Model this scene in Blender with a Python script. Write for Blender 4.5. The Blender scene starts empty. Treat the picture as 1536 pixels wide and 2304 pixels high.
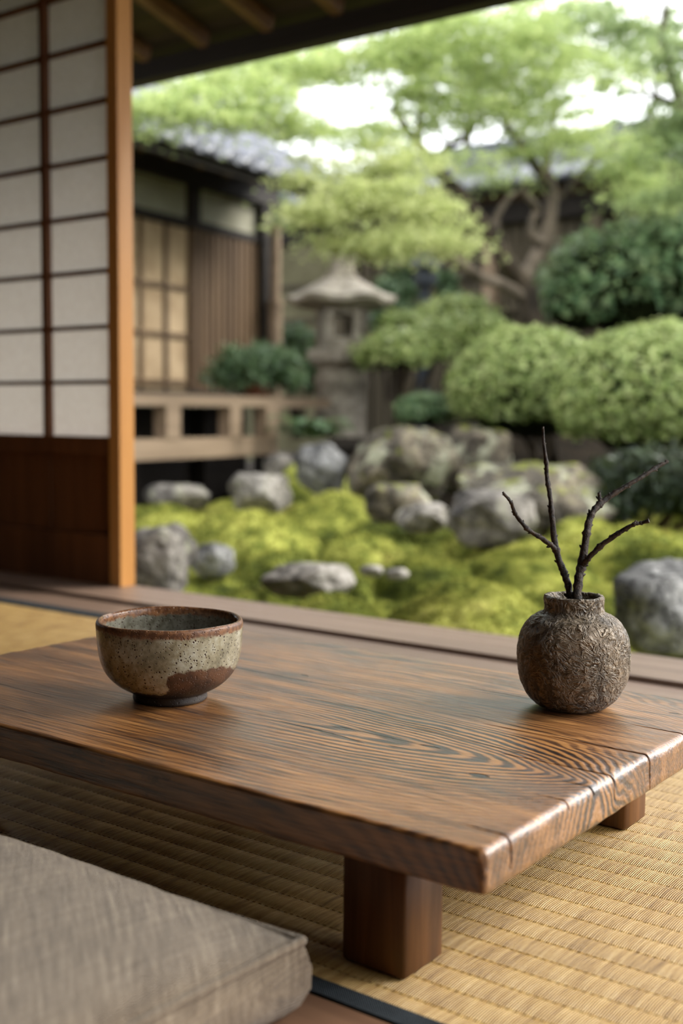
import bpy, math, random
import numpy as np
from mathutils import Vector, Matrix
from mathutils import noise as mn

SC = bpy.context.scene
COL = SC.collection
RAD = math.radians
random.seed(7)
RNG = np.random.default_rng(11)

# ------------------------------------------------------------------ camera
F_PX, YAW, PITCH, ROLL, EYE = 2655.0, RAD(36.75), RAD(4.82), RAD(0.49), 0.35
FWD = Vector((-math.sin(YAW)*math.cos(PITCH), math.cos(YAW)*math.cos(PITCH), -math.sin(PITCH)))
_r = Vector((math.cos(YAW), math.sin(YAW), 0)); _u = _r.cross(FWD)
RIGHT = _r*math.cos(ROLL) + _u*math.sin(ROLL)
UP = -_r*math.sin(ROLL) + _u*math.cos(ROLL)
cam_d = bpy.data.cameras.new('camera')
cam = bpy.data.objects.new('camera', cam_d); COL.objects.link(cam)
cam_d.sensor_fit = 'HORIZONTAL'; cam_d.sensor_width = 24.0
cam_d.lens = F_PX/1536*24.0
M3 = Matrix((RIGHT, UP, -FWD)).transposed()
cam.matrix_world = Matrix.Translation((0, 0, EYE)) @ M3.to_4x4()
cam_d.clip_start = 0.02; cam_d.clip_end = 200
cam_d.dof.use_dof = True
cam_d.dof.focus_distance = 0.93
cam_d.dof.aperture_fstop = cam_d.lens/9.2
SC.camera = cam

def at(px, py, d):
    """point of the place seen in direction (px, py), d metres ahead"""
    return Vector((0, 0, EYE)) + (FWD + RIGHT*((px-768)/F_PX) - UP*((py-1152)/F_PX))*d

# ------------------------------------------------------------------ object helpers
def tag(o, label=None, cat=None, group=None, kind=None):
    if label: o['label'] = label
    if cat: o['category'] = cat
    if group: o['group'] = group
    if kind: o['kind'] = kind
    return o

def link(name, me, mat=None, parent=None, smooth=False):
    o = bpy.data.objects.new(name, me); COL.objects.link(o)
    if mat: me.materials.append(mat)
    if parent is not None: o.parent = parent
    if smooth:
        me.polygons.foreach_set('use_smooth', [True]*len(me.polygons))
    return o

def empty(name, loc=(0, 0, 0), rz=0.0):
    o = bpy.data.objects.new(name, None); COL.objects.link(o)
    o.location = loc; o.rotation_euler = (0, 0, rz); o.empty_display_size = .05
    return o

def npmesh(name, V, F):
    """V (n,3); F (m,k) faces with k corners each"""
    me = bpy.data.meshes.new(name)
    V = np.asarray(V, dtype=np.float32); F = np.asarray(F, dtype=np.int32)
    m, k = F.shape
    me.vertices.add(len(V)); me.vertices.foreach_set('co', V.ravel())
    me.loops.add(m*k); me.loops.foreach_set('vertex_index', F.ravel())
    me.polygons.add(m)
    me.polygons.foreach_set('loop_start', np.arange(0, m*k, k, dtype=np.int32))
    me.update(calc_edges=True); me.validate()
    return me

class MB:
    """collects simple solids into ONE mesh"""
    def __init__(s): s.v = []; s.f = []
    def add(s, vs, fs):
        n = len(s.v); s.v += [tuple(v) for v in vs]; s.f += [tuple(i+n for i in f) for f in fs]
        return s
    def box(s, a, b, bev=0.0):
        x0, y0, z0 = a; x1, y1, z1 = b
        return s.hexa([(x0,y0),(x1,y0),(x1,y1),(x0,y1)], z0, z1, bev)
    def hexa(s, q, z0, z1, bev=0.0):
        """vertical prism over quad q, with bevelled top/bottom/verticals"""
        if bev <= 0:
            return s.add([(x,y,z0) for x,y in q]+[(x,y,z1) for x,y in q],
                         [(3,2,1,0),(4,5,6,7)]+[(i,(i+1)%4,(i+1)%4+4,i+4) for i in range(4)])
        oc = []
        n = len(q)
        for i in range(n):
            p = Vector(q[i]); a = (Vector(q[i-1])-p).normalized()*bev; c = (Vector(q[(i+1)%n])-p).normalized()*bev
            oc += [p+a, p+c]
        cen = sum(oc, Vector((0,0)))/len(oc)
        def ring(z, ins):
            r = []
            for p in oc:
                d = (cen-p)
                r.append((p.x+d.x/max(d.length,1e-6)*ins, p.y+d.y/max(d.length,1e-6)*ins, z))
            return r
        N = len(oc)
        rings = ring(z0, bev) + ring(z0+bev, 0) + ring(z1-bev, 0) + ring(z1, bev)
        fs = [tuple(range(N-1,-1,-1)), tuple(3*N+i for i in range(N))]
        for k in range(3):
            for i in range(N):
                j = (i+1) % N
                fs.append((k*N+i, k*N+j, (k+1)*N+j, (k+1)*N+i))
        return s.add(rings, fs)
    def beam(s, p, q, w, h, up=(0,0,1)):
        """square bar from p to q; w across, h along up"""
        p = Vector(p); q = Vector(q); d = (q-p).normalized()
        sd = d.cross(Vector(up)).normalized(); u = sd.cross(d).normalized()
        vs = []
        for c in (p, q):
            for a, b in ((-1,-1),(1,-1),(1,1),(-1,1)):
                vs.append(c+sd*a*w/2+u*b*h/2)
        return s.add(vs, [(3,2,1,0),(4,5,6,7)]+[(i,(i+1)%4,(i+1)%4+4,i+4) for i in range(4)])
    def tube(s, pts, rad, n=8, wob=0.0, seed=0):
        pts = [Vector(p) for p in pts]; N = len(pts)
        if not hasattr(rad, '__len__'): rad = [rad]*N
        vs = []; ref = None
        for i, p in enumerate(pts):
            d = (pts[min(i+1,N-1)]-pts[max(i-1,0)]).normalized()
            if ref is None: ref = d.orthogonal().normalized()
            a = (ref-d*ref.dot(d)).normalized(); b = d.cross(a); ref = a
            for k in range(n):
                t = 2*math.pi*k/n
                r = rad[i]
                if wob: r *= 1+wob*mn.noise(Vector((i*.55+seed*9.1, math.cos(t)*1.3, math.sin(t)*1.3)))
                vs.append(p+a*math.cos(t)*r+b*math.sin(t)*r)
        fs = [(i*n+k, i*n+(k+1)%n, (i+1)*n+(k+1)%n, (i+1)*n+k) for i in range(N-1) for k in range(n)]
        fs += [tuple(range(n-1,-1,-1)), tuple((N-1)*n+k for k in range(n))]
        return s.add(vs, fs)
    def lathe(s, prof, n=48, c=(0,0,0), fn=None, cap=True):
        vs = []
        for i,(r, z) in enumerate(prof):
            for k in range(n):
                t = 2*math.pi*k/n
                p = Vector((r*math.cos(t), r*math.sin(t), z))
                if fn: p = fn(p, i, t)
                vs.append((p.x+c[0], p.y+c[1], p.z+c[2]))
        N = len(prof)
        fs = [(i*n+k, i*n+(k+1)%n, (i+1)*n+(k+1)%n, (i+1)*n+k) for i in range(N-1) for k in range(n)]
        if cap: fs += [tuple(range(n-1,-1,-1)), tuple((N-1)*n+k for k in range(n))]
        return s.add(vs, fs)
    def build(s, name, mat=None, parent=None, smooth=False, angle=None):
        me = bpy.data.meshes.new(name); me.from_pydata([tuple(v) for v in s.v], [], s.f); me.update()
        o = link(name, me, mat, parent, smooth)
        if angle is not None:
            me.polygons.foreach_set('use_smooth', [True]*len(me.polygons))
            try: me.set_sharp_from_angle(angle=RAD(angle))
            except Exception: pass
        return o

def catmull(pts, sub=6):
    P = [Vector(p) for p in pts]; out = []
    for i in range(len(P)-1):
        a = P[max(i-1,0)]; b = P[i]; c = P[i+1]; d = P[min(i+2,len(P)-1)]
        for k in range(sub):
            t = k/sub
            out.append(.5*((2*b)+(c-a)*t+(2*a-5*b+4*c-d)*t*t+(3*b-a-3*c+d)*t**3))
    out.append(P[-1]); return out

def lerp_list(v, n):
    return list(np.interp(np.linspace(0, len(v)-1, n), range(len(v)), v))

# vectorised gradient noise
_perm = np.random.default_rng(3).permutation(512).astype(np.int64)
_grad = np.random.default_rng(5).normal(size=(512,3)); _grad /= np.linalg.norm(_grad, axis=1)[:,None]
def pn(x, y, z=None):
    x = np.asarray(x, float); y = np.asarray(y, float)
    z = np.zeros_like(x) if z is None else np.asarray(z, float)
    xi = np.floor(x).astype(int); yi = np.floor(y).astype(int); zi = np.floor(z).astype(int)
    xf, yf, zf = x-xi, y-yi, z-zi
    f = lambda t: t*t*t*(t*(t*6-15)+10)
    u, v, w = f(xf), f(yf), f(zf)
    out = 0
    for dx in (0,1):
        for dy in (0,1):
            for dz in (0,1):
                h = _perm[(_perm[(_perm[(xi+dx) & 511]+yi+dy) & 511]+zi+dz) & 511]
                g = _grad[h]
                dot = g[...,0]*(xf-dx)+g[...,1]*(yf-dy)+g[...,2]*(zf-dz)
                out = out+dot*(u if dx else 1-u)*(v if dy else 1-v)*(w if dz else 1-w)
    return out
def fbm(x, y, z=None, o=4):
    z = np.zeros_like(np.asarray(x, float)) if z is None else z
    s = 0; a = 1
    for i in range(o):
        s = s+a*pn(x*2**i+7*i, y*2**i+3*i, z*2**i+5*i); a *= .5
    return s
def sstep(a, b, x):
    t = np.clip((x-a)/(b-a), 0, 1); return t*t*(3-2*t)

# ------------------------------------------------------------------ node helpers
def lin(c):
    c = [v/255 for v in c]
    return tuple([(v/12.92 if v <= .04045 else ((v+.055)/1.055)**2.4) for v in c]+[1.0])
class S:
    def __init__(s, g, k): s.g = g; s.k = k
    def _m(s, op, o, rev=False):
        return s.g.math(op, o, s) if rev else s.g.math(op, s, o)
    def __add__(s, o): return s._m('ADD', o)
    __radd__ = __add__
    def __mul__(s, o): return s._m('MULTIPLY', o)
    __rmul__ = __mul__
    def __sub__(s, o): return s._m('SUBTRACT', o)
    def __rsub__(s, o): return s._m('SUBTRACT', o, True)
    def __truediv__(s, o): return s._m('DIVIDE', o)
class G:
    def __init__(s, name, rough=.6, spec=.5):
        s.mat = bpy.data.materials.new(name); s.mat.use_nodes = True
        s.nt = s.mat.node_tree; s.b = s.nt.nodes['Principled BSDF']
        s.b.inputs['Roughness'].default_value = rough
        s.b.inputs['Specular IOR Level'].default_value = spec
        s.out = s.nt.nodes['Material Output']
        s.tc = s.nt.nodes.new('ShaderNodeTexCoord')
        s.obj = s.tc.outputs['Object']
    def new(s, t): return s.nt.nodes.new(t)
    def put(s, inp, v):
        if isinstance(v, S): v = v.k
        if isinstance(v, bpy.types.NodeSocket): s.nt.links.new(v, inp)
        elif isinstance(v, (tuple, list)):
            inp.default_value = v if len(v) == len(inp.default_value) else tuple(v)[:len(inp.default_value)]
        else: inp.default_value = v
    def math(s, op, *a, clamp=False):
        n = s.new('ShaderNodeMath'); n.operation = op; n.use_clamp = clamp
        for i, v in enumerate(a): s.put(n.inputs[i], v)
        return S(s, n.outputs[0])
    def xyz(s, vec=None):
        n = s.new('ShaderNodeSeparateXYZ'); s.put(n.inputs[0], vec or s.obj)
        return [S(s, o) for o in n.outputs]
    def vec(s, x=0.0, y=0.0, z=0.0):
        n = s.new('ShaderNodeCombineXYZ')
        for i, v in enumerate((x, y, z)): s.put(n.inputs[i], v)
        return n.outputs[0]
    def scl(s, sx, sy, sz, vec=None, loc=(0,0,0), rot=(0,0,0)):
        n = s.new('ShaderNodeMapping'); s.put(n.inputs[0], vec or s.obj)
        n.inputs['Scale'].default_value = (sx, sy, sz); n.inputs['Location'].default_value = loc
        n.inputs['Rotation'].default_value = rot
        return n.outputs[0]
    def noise(s, vec=None, scale=5.0, detail=4.0, rough=.55, dist=0.0, color=False):
        n = s.new('ShaderNodeTexNoise'); s.put(n.inputs['Vector'], vec or s.obj)
        n.inputs['Scale'].default_value = scale; n.inputs['Detail'].default_value = detail
        n.inputs['Roughness'].default_value = rough; n.inputs['Distortion'].default_value = dist
        return n.outputs[1] if color else S(s, n.outputs[0])
    def vor(s, vec=None, scale=5.0, feature='F1', rnd=1.0, out=0):
        n = s.new('ShaderNodeTexVoronoi'); n.feature = feature; s.put(n.inputs['Vector'], vec or s.obj)
        n.inputs['Scale'].default_value = scale; n.inputs['Randomness'].default_value = rnd
        return S(s, n.outputs[out])
    def ramp(s, fac, stops, interp='LINEAR'):
        n = s.new('ShaderNodeValToRGB'); n.color_ramp.interpolation = interp
        e = n.color_ramp.elements
        while len(e) < len(stops): e.new(.5)
        for i, (p, c) in enumerate(stops):
            e[i].position = p
            e[i].color = c if len(c) == 4 else (*c, 1)
        s.put(n.inputs[0], fac); return n.outputs[0]
    def rng(s, v, a, b, c=0.0, d=1.0, smooth=True):
        n = s.new('ShaderNodeMapRange'); n.interpolation_type = 'SMOOTHSTEP' if smooth else 'LINEAR'
        for i, q in enumerate((v, a, b, c, d)): s.put(n.inputs[i], q)
        return S(s, n.outputs[0])
    def mix(s, fac, a, b, mode='MIX'):
        n = s.new('ShaderNodeMix'); n.data_type = 'RGBA'; n.blend_type = mode
        s.put(n.inputs[0], fac); s.put(n.inputs[6], a); s.put(n.inputs[7], b)
        return n.outputs[2]
    def bump(s, h, dist=.001, strength=1.0, prev=None):
        n = s.new('ShaderNodeBump'); s.put(n.inputs['Height'], h)
        n.inputs['Distance'].default_value = dist; n.inputs['Strength'].default_value = strength
        if prev: s.put(n.inputs['Normal'], prev)
        return n.outputs[0]
    def set(s, **k):
        for a, v in k.items():
            a = {'color':'Base Color','rough':'Roughness','normal':'Normal','spec':'Specular IOR Level','coat':'Coat Weight','sheen':'Sheen Weight'}.get(a, a)
            s.put(s.b.inputs[a], v)
        return s.mat

def wood(name, light, dark, axis='x', k=1.0, rough=.5, bump=.0006, spec=.4, contrast=(.35,.65)):
    g = G(name, rough, spec)
    a, c = 3*k, 60*k
    sc = {'x':(a,c,c),'y':(c,a,c),'z':(c,c,a)}[axis]
    n1 = g.noise(g.scl(*sc), 1.0, 6, .65, .4)
    n2 = g.noise(g.scl(*[v*.18 for v in sc]), 1.0, 3, .5, .5)
    f = n1*.65+n2*.45
    col = g.ramp(f, [(contrast[0], lin(dark)), (contrast[1]+.08, lin(light))])
    return g.set(color=col, normal=g.bump(n1, bump), rough=g.rng(n1, .3, .7, rough+.1, rough-.06))

def leafmat(name, c1, c2, c3, trans=.5, rough=.5):
    """green leaves: colour varies leaf by leaf, light passes through"""
    g = G(name, rough, .3)
    geo = g.new('ShaderNodeNewGeometry')
    r = S(g, geo.outputs['Random Per Island'])
    col = g.ramp(r, [(0, lin(c1)), (.5, lin(c2)), (1, lin(c3))])
    big = g.noise(g.obj, 1.6, 2)
    col = g.mix(g.rng(big, .35, .65), col, g.mix(.35, col, lin(c1)))
    g.set(color=col)
    t = g.new('ShaderNodeBsdfTranslucent'); g.put(t.inputs[0], g.mix(.3, col, lin((214,222,160))))
    m = g.new('ShaderNodeMixShader'); m.inputs[0].default_value = trans
    g.nt.links.new(g.b.outputs[0], m.inputs[1]); g.nt.links.new(t.outputs[0], m.inputs[2])
    g.nt.links.new(m.outputs[0], g.out.inputs[0])
    return g.mat

MAT = {}
# --- table wood
def table_wood():
    g = G('table_oak', .42, .5)
    x, y, z = g.xyz()
    warp = g.noise(g.scl(2.5, 9, 9), 1.0, 3, .5)
    warp2 = g.noise(g.scl(14, 60, 60), 1.0, 3, .55)
    # closed arches of the cathedral grain near the right end, two smaller swirls
    def blob(cx, cy, sx, sy, A):
        dx = (x-cx)/sx; dy = (y-cy)/sy
        return g.math('EXPONENT', (dx*dx+dy*dy)*-1.0)*A
    yc = y+.058+(warp-.5)*.05
    field = g.math('SQRT', yc*yc+.00010) + g.math('EXPONENT', (x-.285)/.075)*.040 + warp*.045 + warp2*.008 + z*.5
    field = field + blob(-.13, .10, .20, .05, .02) + blob(-.24, -.10, .15, .045, -.02)
    rings = g.math('SINE', field*900.0)
    fine = g.noise(g.scl(16, 620, 400), 1.0, 3, .6, .15)
    pore = g.noise(g.scl(30, 900, 700), 1.0, 2, .7)
    mid = g.noise(g.scl(5, 45, 45), 1.0, 4, .6, .6)
    ringv = g.rng(rings, -.9, .9)
    cath = g.rng(g.math('SQRT', g.math('POWER', (x-.21)/.20, 2.0)+g.math('POWER', (y+.045)/.085, 2.0)), .45, 1.2, 2.3, .55)
    dens = g.rng(g.noise(g.scl(2.2, 6, 6), 1.0, 2, .5), .35, .62, .25, 1.0)
    t = fine*.50 + mid*.50 + (ringv-.5)*.17*dens*cath
    col = g.ramp(t, [(.32, lin((34,22,16))), (.41, lin((86,55,32))), (.50, lin((146,96,50))), (.62, lin((196,138,78)))])
    # grey weathered patches
    patch = g.rng(g.noise(g.scl(6, 15, 15), 1.0, 5, .6), .53, .68, 0, .6)
    col = g.mix(patch, col, lin((104,88,74)))
    # end grain, sides and underside: darker overall, with random stains
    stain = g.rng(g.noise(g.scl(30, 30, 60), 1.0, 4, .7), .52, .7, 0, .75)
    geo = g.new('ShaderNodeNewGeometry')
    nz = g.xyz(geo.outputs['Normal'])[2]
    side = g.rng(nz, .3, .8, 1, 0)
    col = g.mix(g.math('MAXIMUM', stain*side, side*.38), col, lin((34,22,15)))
    # long split and knots
    def crack(x0, y0, x1, y1, w, wob=.004):
        L = math.hypot(x1-x0, y1-y0); ux, uy = (x1-x0)/L, (y1-y0)/L
        s_ = (x-x0)*ux + (y-y0)*uy
        d_ = (y-y0)*ux - (x-x0)*uy + (g.noise(g.scl(22,22,22), 1.0, 3)-.5)*wob
        prof = g.rng(s_/L, 0, .5)*g.rng(s_/L, 1.0, .5)
        wd = prof*w
        return g.rng(g.math('ABSOLUTE', d_)-wd, 0.0, .0006, 1, 0)*g.rng(prof, .02, .2)
    cr = crack(.050, -.066, .150, -.0735, .0014, .006)
    for a in ((.14,-.012,.31,-.034,.0003,.005),(.15,.045,.31,.028,.0003,.005),(-.32,-.02,-.10,-.03,.0005,.01),(-.18,.06,.06,.055,.0004,.01),(.02,.01,.12,.005,.0004,.01),(.10,-.05,.185,-.052,.0004,.004),
              (-.30,-.12,-.12,-.13,.0005,.008),(.10,.13,.30,.12,.0004,.008),(-.33,.07,-.2,.06,.0006,.006)):
        cr = g.math('MAXIMUM', cr, crack(*a))
    def knot(kx, ky, a, b):
        dx = (x-kx)/a; dy = (y-ky)/b
        d = g.math('SQRT', dx*dx+dy*dy) + (g.noise(g.scl(90,90,90), 1.0, 3)-.5)*.8
        return g.rng(d, .6, 1.1, 1, 0)
    kn = g.math('MAXIMUM', knot(.254, -.091, .008, .0045), knot(.190, -.053, .010, .0022))
    kn = g.math('MAXIMUM', kn, knot(.296, .156, .005, .0014))
    kn = g.math('MAXIMUM', kn, knot(-.03, .075, .005, .0015))
    col = g.mix(g.math('MAXIMUM', cr, kn), col, lin((24,12,8)))
    h = fine*.7 + ringv*.16*dens*cath + pore*.15 + mid*.6 - cr*2.5 - kn*1.2
    nrm = g.bump(h, .0011, 1.0)
    g.b.inputs['Coat Roughness'].default_value = .34; g.nt.links.new(nrm, g.b.inputs['Coat Normal'])
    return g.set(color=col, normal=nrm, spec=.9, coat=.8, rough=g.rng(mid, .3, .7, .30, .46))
MAT['table'] = table_wood()
MAT['leg'] = wood('dark_leg_wood', (122,80,44), (38,25,16), 'z', 1.2, .5, .0006)
MAT['stile'] = wood('honey_door_wood', (206,152,90), (170,114,58), 'z', .5, .45, .0002, contrast=(.3,.7))
MAT['door_dark'] = wood('door_panel_wood', (118,72,38), (74,42,22), 'z', .6, .5, .0003)
MAT['sill'] = wood('sill_wood', (142,118,102), (92,72,58), 'x', .8, .42, .0003)
MAT['board'] = wood('board_wood', (142,108,84), (94,66,48), 'x', .6, .45, .0003)
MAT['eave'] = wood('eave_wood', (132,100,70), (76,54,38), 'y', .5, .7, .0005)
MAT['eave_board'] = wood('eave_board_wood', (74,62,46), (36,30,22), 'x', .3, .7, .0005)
MAT['old_dark'] = wood('old_dark_wood', (40,32,25), (20,16,12), 'x', .3, .7, .0005)
MAT['old_mid'] = wood('old_brown_wood', (118,94,68), (64,48,33), 'z', .3, .7, .0005)
MAT['old_pale'] = wood('old_pale_wood', (160,138,114), (104,86,68), 'x', .3, .65, .0005)
MAT['fence'] = wood('fence_wood', (98,88,68), (48,42,32), 'z', .3, .75, .0005)

def tatami_mat():
    g = G('tatami_rush', .5, .35)
    x, y, z = g.xyz()
    P = .0235
    band = y/P + (g.noise(g.scl(3,3,3), 1.0, 2)-.5)*.12
    fr = g.math('FRACT', band)                       # 0 at a stitched line
    dline = g.math('ABSOLUTE', fr-.5)                # .5 at the line
    row = g.math('FLOOR', band)
    # rushes lie across the bands; each band's rushes are shifted a little
    rx = x + row*.0009 + (g.noise(g.scl(30,30,30), 1.0, 2)-.5)*.002
    rush = g.math('SINE', rx*(2*math.pi/.0016))
    rn = g.noise(g.scl(420, 22, 9), 1.0, 4, .65)
    tone = g.noise(g.vec(x*28, row*3.7, 0), 1.0, 3, .6)
    t = rn*.66 + tone*.38
    col = g.ramp(t, [(.34, lin((124,90,42))), (.5, lin((182,144,80))), (.68, lin((216,182,118)))])
    line = g.rng(dline, .455, .495)
    st = g.rng(g.math('SINE', (x+row*.004)*(2*math.pi/.0058)), -.3, .6)
    col = g.mix(line*(st*.75+.12), col, lin((74,56,30)))
    h = rush*.5*g.rng(dline, .5, .40) - line*st*1.4 + rn*.6
    return g.set(color=col, normal=g.bump(h, .0007, .9), rough=g.rng(rn, .3, .7, .5, .36))
MAT['tatami'] = tatami_mat()
g = G('border_cloth', .75, .3)
w = g.math('SINE', g.xyz()[0]*3500.0)*g.math('SINE', g.xyz()[1]*3500.0)
MAT['heri'] = g.set(color=g.mix(g.rng(g.noise(scale=60.0), .3, .7), lin((30,38,44)), lin((42,50,56))), normal=g.bump(w, .0004))

def linen():
    g = G('linen', .9, .2)
    x, y, z = g.xyz()
    wa = g.math('SINE', x*(2*math.pi/.0011)+g.noise(g.scl(60,60,60),1.0,2)*6)
    wb = g.math('SINE', y*(2*math.pi/.0011)+g.noise(g.scl(60,60,60),1.0,2)*6)
    rv = g.scl(1,1,1,rot=(0,0,RAD(38)))
    slub = g.noise(g.scl(26, 300, 60, vec=rv), 1.0, 4, .7)
    slub2 = g.noise(g.scl(260, 16, 60), 1.0, 4, .7)
    t = slub*.66+slub2*.28+wa*wb*.04
    col = g.ramp(t, [(.34, lin((112,97,80))), (.5, lin((146,129,109))), (.66, lin((182,165,142)))])
    return g.set(color=col, sheen=.3, normal=g.bump(wa*.5+wb*.5+slub*2+slub2*2, .0006))
MAT['linen'] = linen()

def bowl_mat(inside=False):
    g = G('bowl_inner_glaze' if inside else 'bowl_glaze', .22, .5)
    x, y, z = g.xyz()
    blot = g.noise(scale=34.0, detail=4, rough=.6)
    fineb = g.noise(scale=220.0, detail=3, rough=.6)
    base = g.ramp(blot*.7+fineb*.3, [(.36, lin((98,90,66))), (.5, lin((152,143,116))), (.64, lin((188,184,164)))])
    if inside:
        base = g.ramp(blot*.6+fineb*.4, [(.38, lin((78,74,60))), (.5, lin((110,107,94))), (.62, lin((134,130,116)))])
    # iron specks, two sizes
    def specks(scale, r, thr):
        d = g.vor(scale=scale)
        c = g.vor(scale=scale, out=1)
        keep = g.rng(g.xyz(c.k)[0], thr, thr+.01)
        return g.rng(d, r, r*.5)*keep
    sp = g.math('MAXIMUM', specks(300.0, .32, .55), specks(520.0, .36, .6))
    col = g.mix(sp, base, lin((58,36,22)))
    rimc = lin((98,64,42))
    edge = g.noise(scale=130.0, detail=4, rough=.7)
    rim = g.rng(z+(edge-.5)*.010, .0610, .0640)
    col = g.mix(rim, col, g.mix(g.rng(fineb,.4,.6), rimc, lin((134,92,60))))
    if not inside:
        # unglazed iron clay below an uneven glaze line: high on the right, low on the left
        wob = g.noise(g.scl(1,1,.4), 26.0, 4, .6)
        hump = g.rng(x*.80+y*.60+(wob-.5)*.03, -.004, .016)
        lim = (wob-.5)*.036 + hump*.017 + .0125
        low = g.rng(z-lim, .0012, -.0012)
        clay = g.ramp(g.noise(scale=60.0, detail=4), [(.35, lin((50,32,20))), (.6, lin((102,68,44)))])
        dark = g.rng(z+(blot-.5)*.01, .024, .014)
        clay = g.mix(dark, clay, lin((40,30,22)))
        col = g.mix(low, col, clay)
        g.set(rough=g.rng(low+rim, 0, 1, .2, .45))
    h = sp*-.6+fineb*.5+blot*.5
    return g.set(color=col, normal=g.bump(h, .0006))
MAT['bowl'] = bowl_mat(); MAT['bowl_in'] = bowl_mat(True)

def vase_mat():
    g = G('vase_clay', .5, .45)
    d = g.noise(scale=22.0, detail=3, color=True)
    mixv = g.new('ShaderNodeVectorMath'); mixv.operation = 'MULTIPLY_ADD'
    g.put(mixv.inputs[0], d); mixv.inputs[1].default_value = (.035,.035,.05); g.put(mixv.inputs[2], g.scl(1,1,1.25))
    v = mixv.outputs[0]
    n1 = g.noise(v, 72.0, 3, .55, 1.0)
    ridge = g.math('ABSOLUTE', n1-.5)
    r1 = g.rng(ridge, 0, .085, 1, 0)
    n2 = g.noise(v, 150.0, 3, .6, .8)
    r2 = g.rng(g.math('ABSOLUTE', n2-.5), 0, .06, 1, 0)
    tone = g.noise(scale=30.0, detail=5, rough=.65)
    col = g.ramp(tone, [(.36, lin((50,42,33))), (.5, lin((94,80,62))), (.66, lin((130,112,90)))])
    x, y, z = g.xyz()
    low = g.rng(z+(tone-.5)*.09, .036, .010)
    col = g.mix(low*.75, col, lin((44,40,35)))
    col = g.mix(r1*.5, col, lin((172,156,134)))
    col = g.mix(r2*.25, col, lin((166,148,124)))
    h = r1*.8+r2*.35+g.noise(scale=400.0)*.3
    return g.set(color=col, normal=g.bump(h, .0022), rough=g.rng(tone, .3, .7, .34, .5))
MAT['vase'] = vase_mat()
g = G('twig_bark', .65, .35)
n = g.noise(scale=260.0, detail=4); n3 = g.noise(g.scl(1,1,1), 900.0, 2)
MAT['twig'] = g.set(color=g.ramp(n, [(.4, lin((26,20,16))), (.65, lin((66,52,42)))]), normal=g.bump(n+n3*.4, .0012))

g = G('shoji_paper', .8, .2)
fib = g.noise(g.scl(1,1,1), 90.0, 4, .6)
g.set(color=g.mix(g.rng(fib, .35, .65), lin((224,221,216)), lin((230,227,222))))
t = g.new('ShaderNodeBsdfTranslucent'); g.put(t.inputs[0], g.mix(g.rng(fib, .35, .65), lin((226,221,216)), lin((234,230,226))))
m = g.new('ShaderNodeMixShader'); m.inputs[0].default_value = .55
g.nt.links.new(g.b.outputs[0], m.inputs[1]); g.nt.links.new(t.outputs[0], m.inputs[2]); g.nt.links.new(m.outputs[0], g.out.inputs[0])
MAT['paper'] = g.mat

def stone_mat(name, base, dark, moss=.3, lichen=.4, k=1.0):
    g = G(name, .8, .3)
    n = g.noise(scale=6*k, detail=8, rough=.62); n2 = g.noise(scale=28*k, detail=6, rough=.6)
    n4 = g.noise(scale=90*k, detail=4, rough=.7)
    col = g.ramp(n*.5+n2*.3+n4*.2, [(.41, lin(dark)), (.5, lin([(a+b)//2 for a,b in zip(base,dark)])), (.57, lin(base))])
    li = g.rng(g.noise(g.scl(1,1,1,loc=(3,1,2)), 9*k, 5, .6), .6-.1*lichen, .64, 0, .75*lichen*2)
    col = g.mix(li, col, lin((150,150,128)))
    geo = g.new('ShaderNodeNewGeometry'); nz = g.xyz(geo.outputs['Normal'])[2]
    mo = g.rng(nz+(n-.5)*2.2+(n2-.5)*.8, 1.25-moss, 1.45-moss)
    mo2 = g.math('MAXIMUM', mo, g.rng(g.noise(g.scl(1,1,1,loc=(7,3,1)), 5*k, 5, .6), .70-.22*moss, .76-.22*moss))
    mc = g.mix(g.rng(n2, .35, .65), lin((62,66,24)), lin((112,116,40)))
    col = g.mix(mo2, col, mc)
    return g.set(color=col, normal=g.bump(n*1.0+n2*.5, .03/k), rough=g.rng(mo2, 0, 1, .75, .95))
MAT['rock'] = stone_mat('garden_rock', (136,130,122), (40,37,34), .1, .4)
MAT['rock_pale'] = stone_mat('pale_rock', (158,152,144), (62,58,53), -.1, .3)
MAT['rock_moss'] = stone_mat('mossy_rock', (126,116,98), (32,29,24), .40, .7)
MAT['rock_blue'] = stone_mat('grey_rock', (148,147,145), (40,40,40), -.05, .3, .9)
MAT['lantern'] = stone_mat('lantern_granite', (184,174,160), (116,108,98), -.25, .3, 3.0)
MAT['lantern_dark'] = stone_mat('dark_granite', (70,76,84), (36,40,46), -.2, .1, 3.0)

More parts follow.
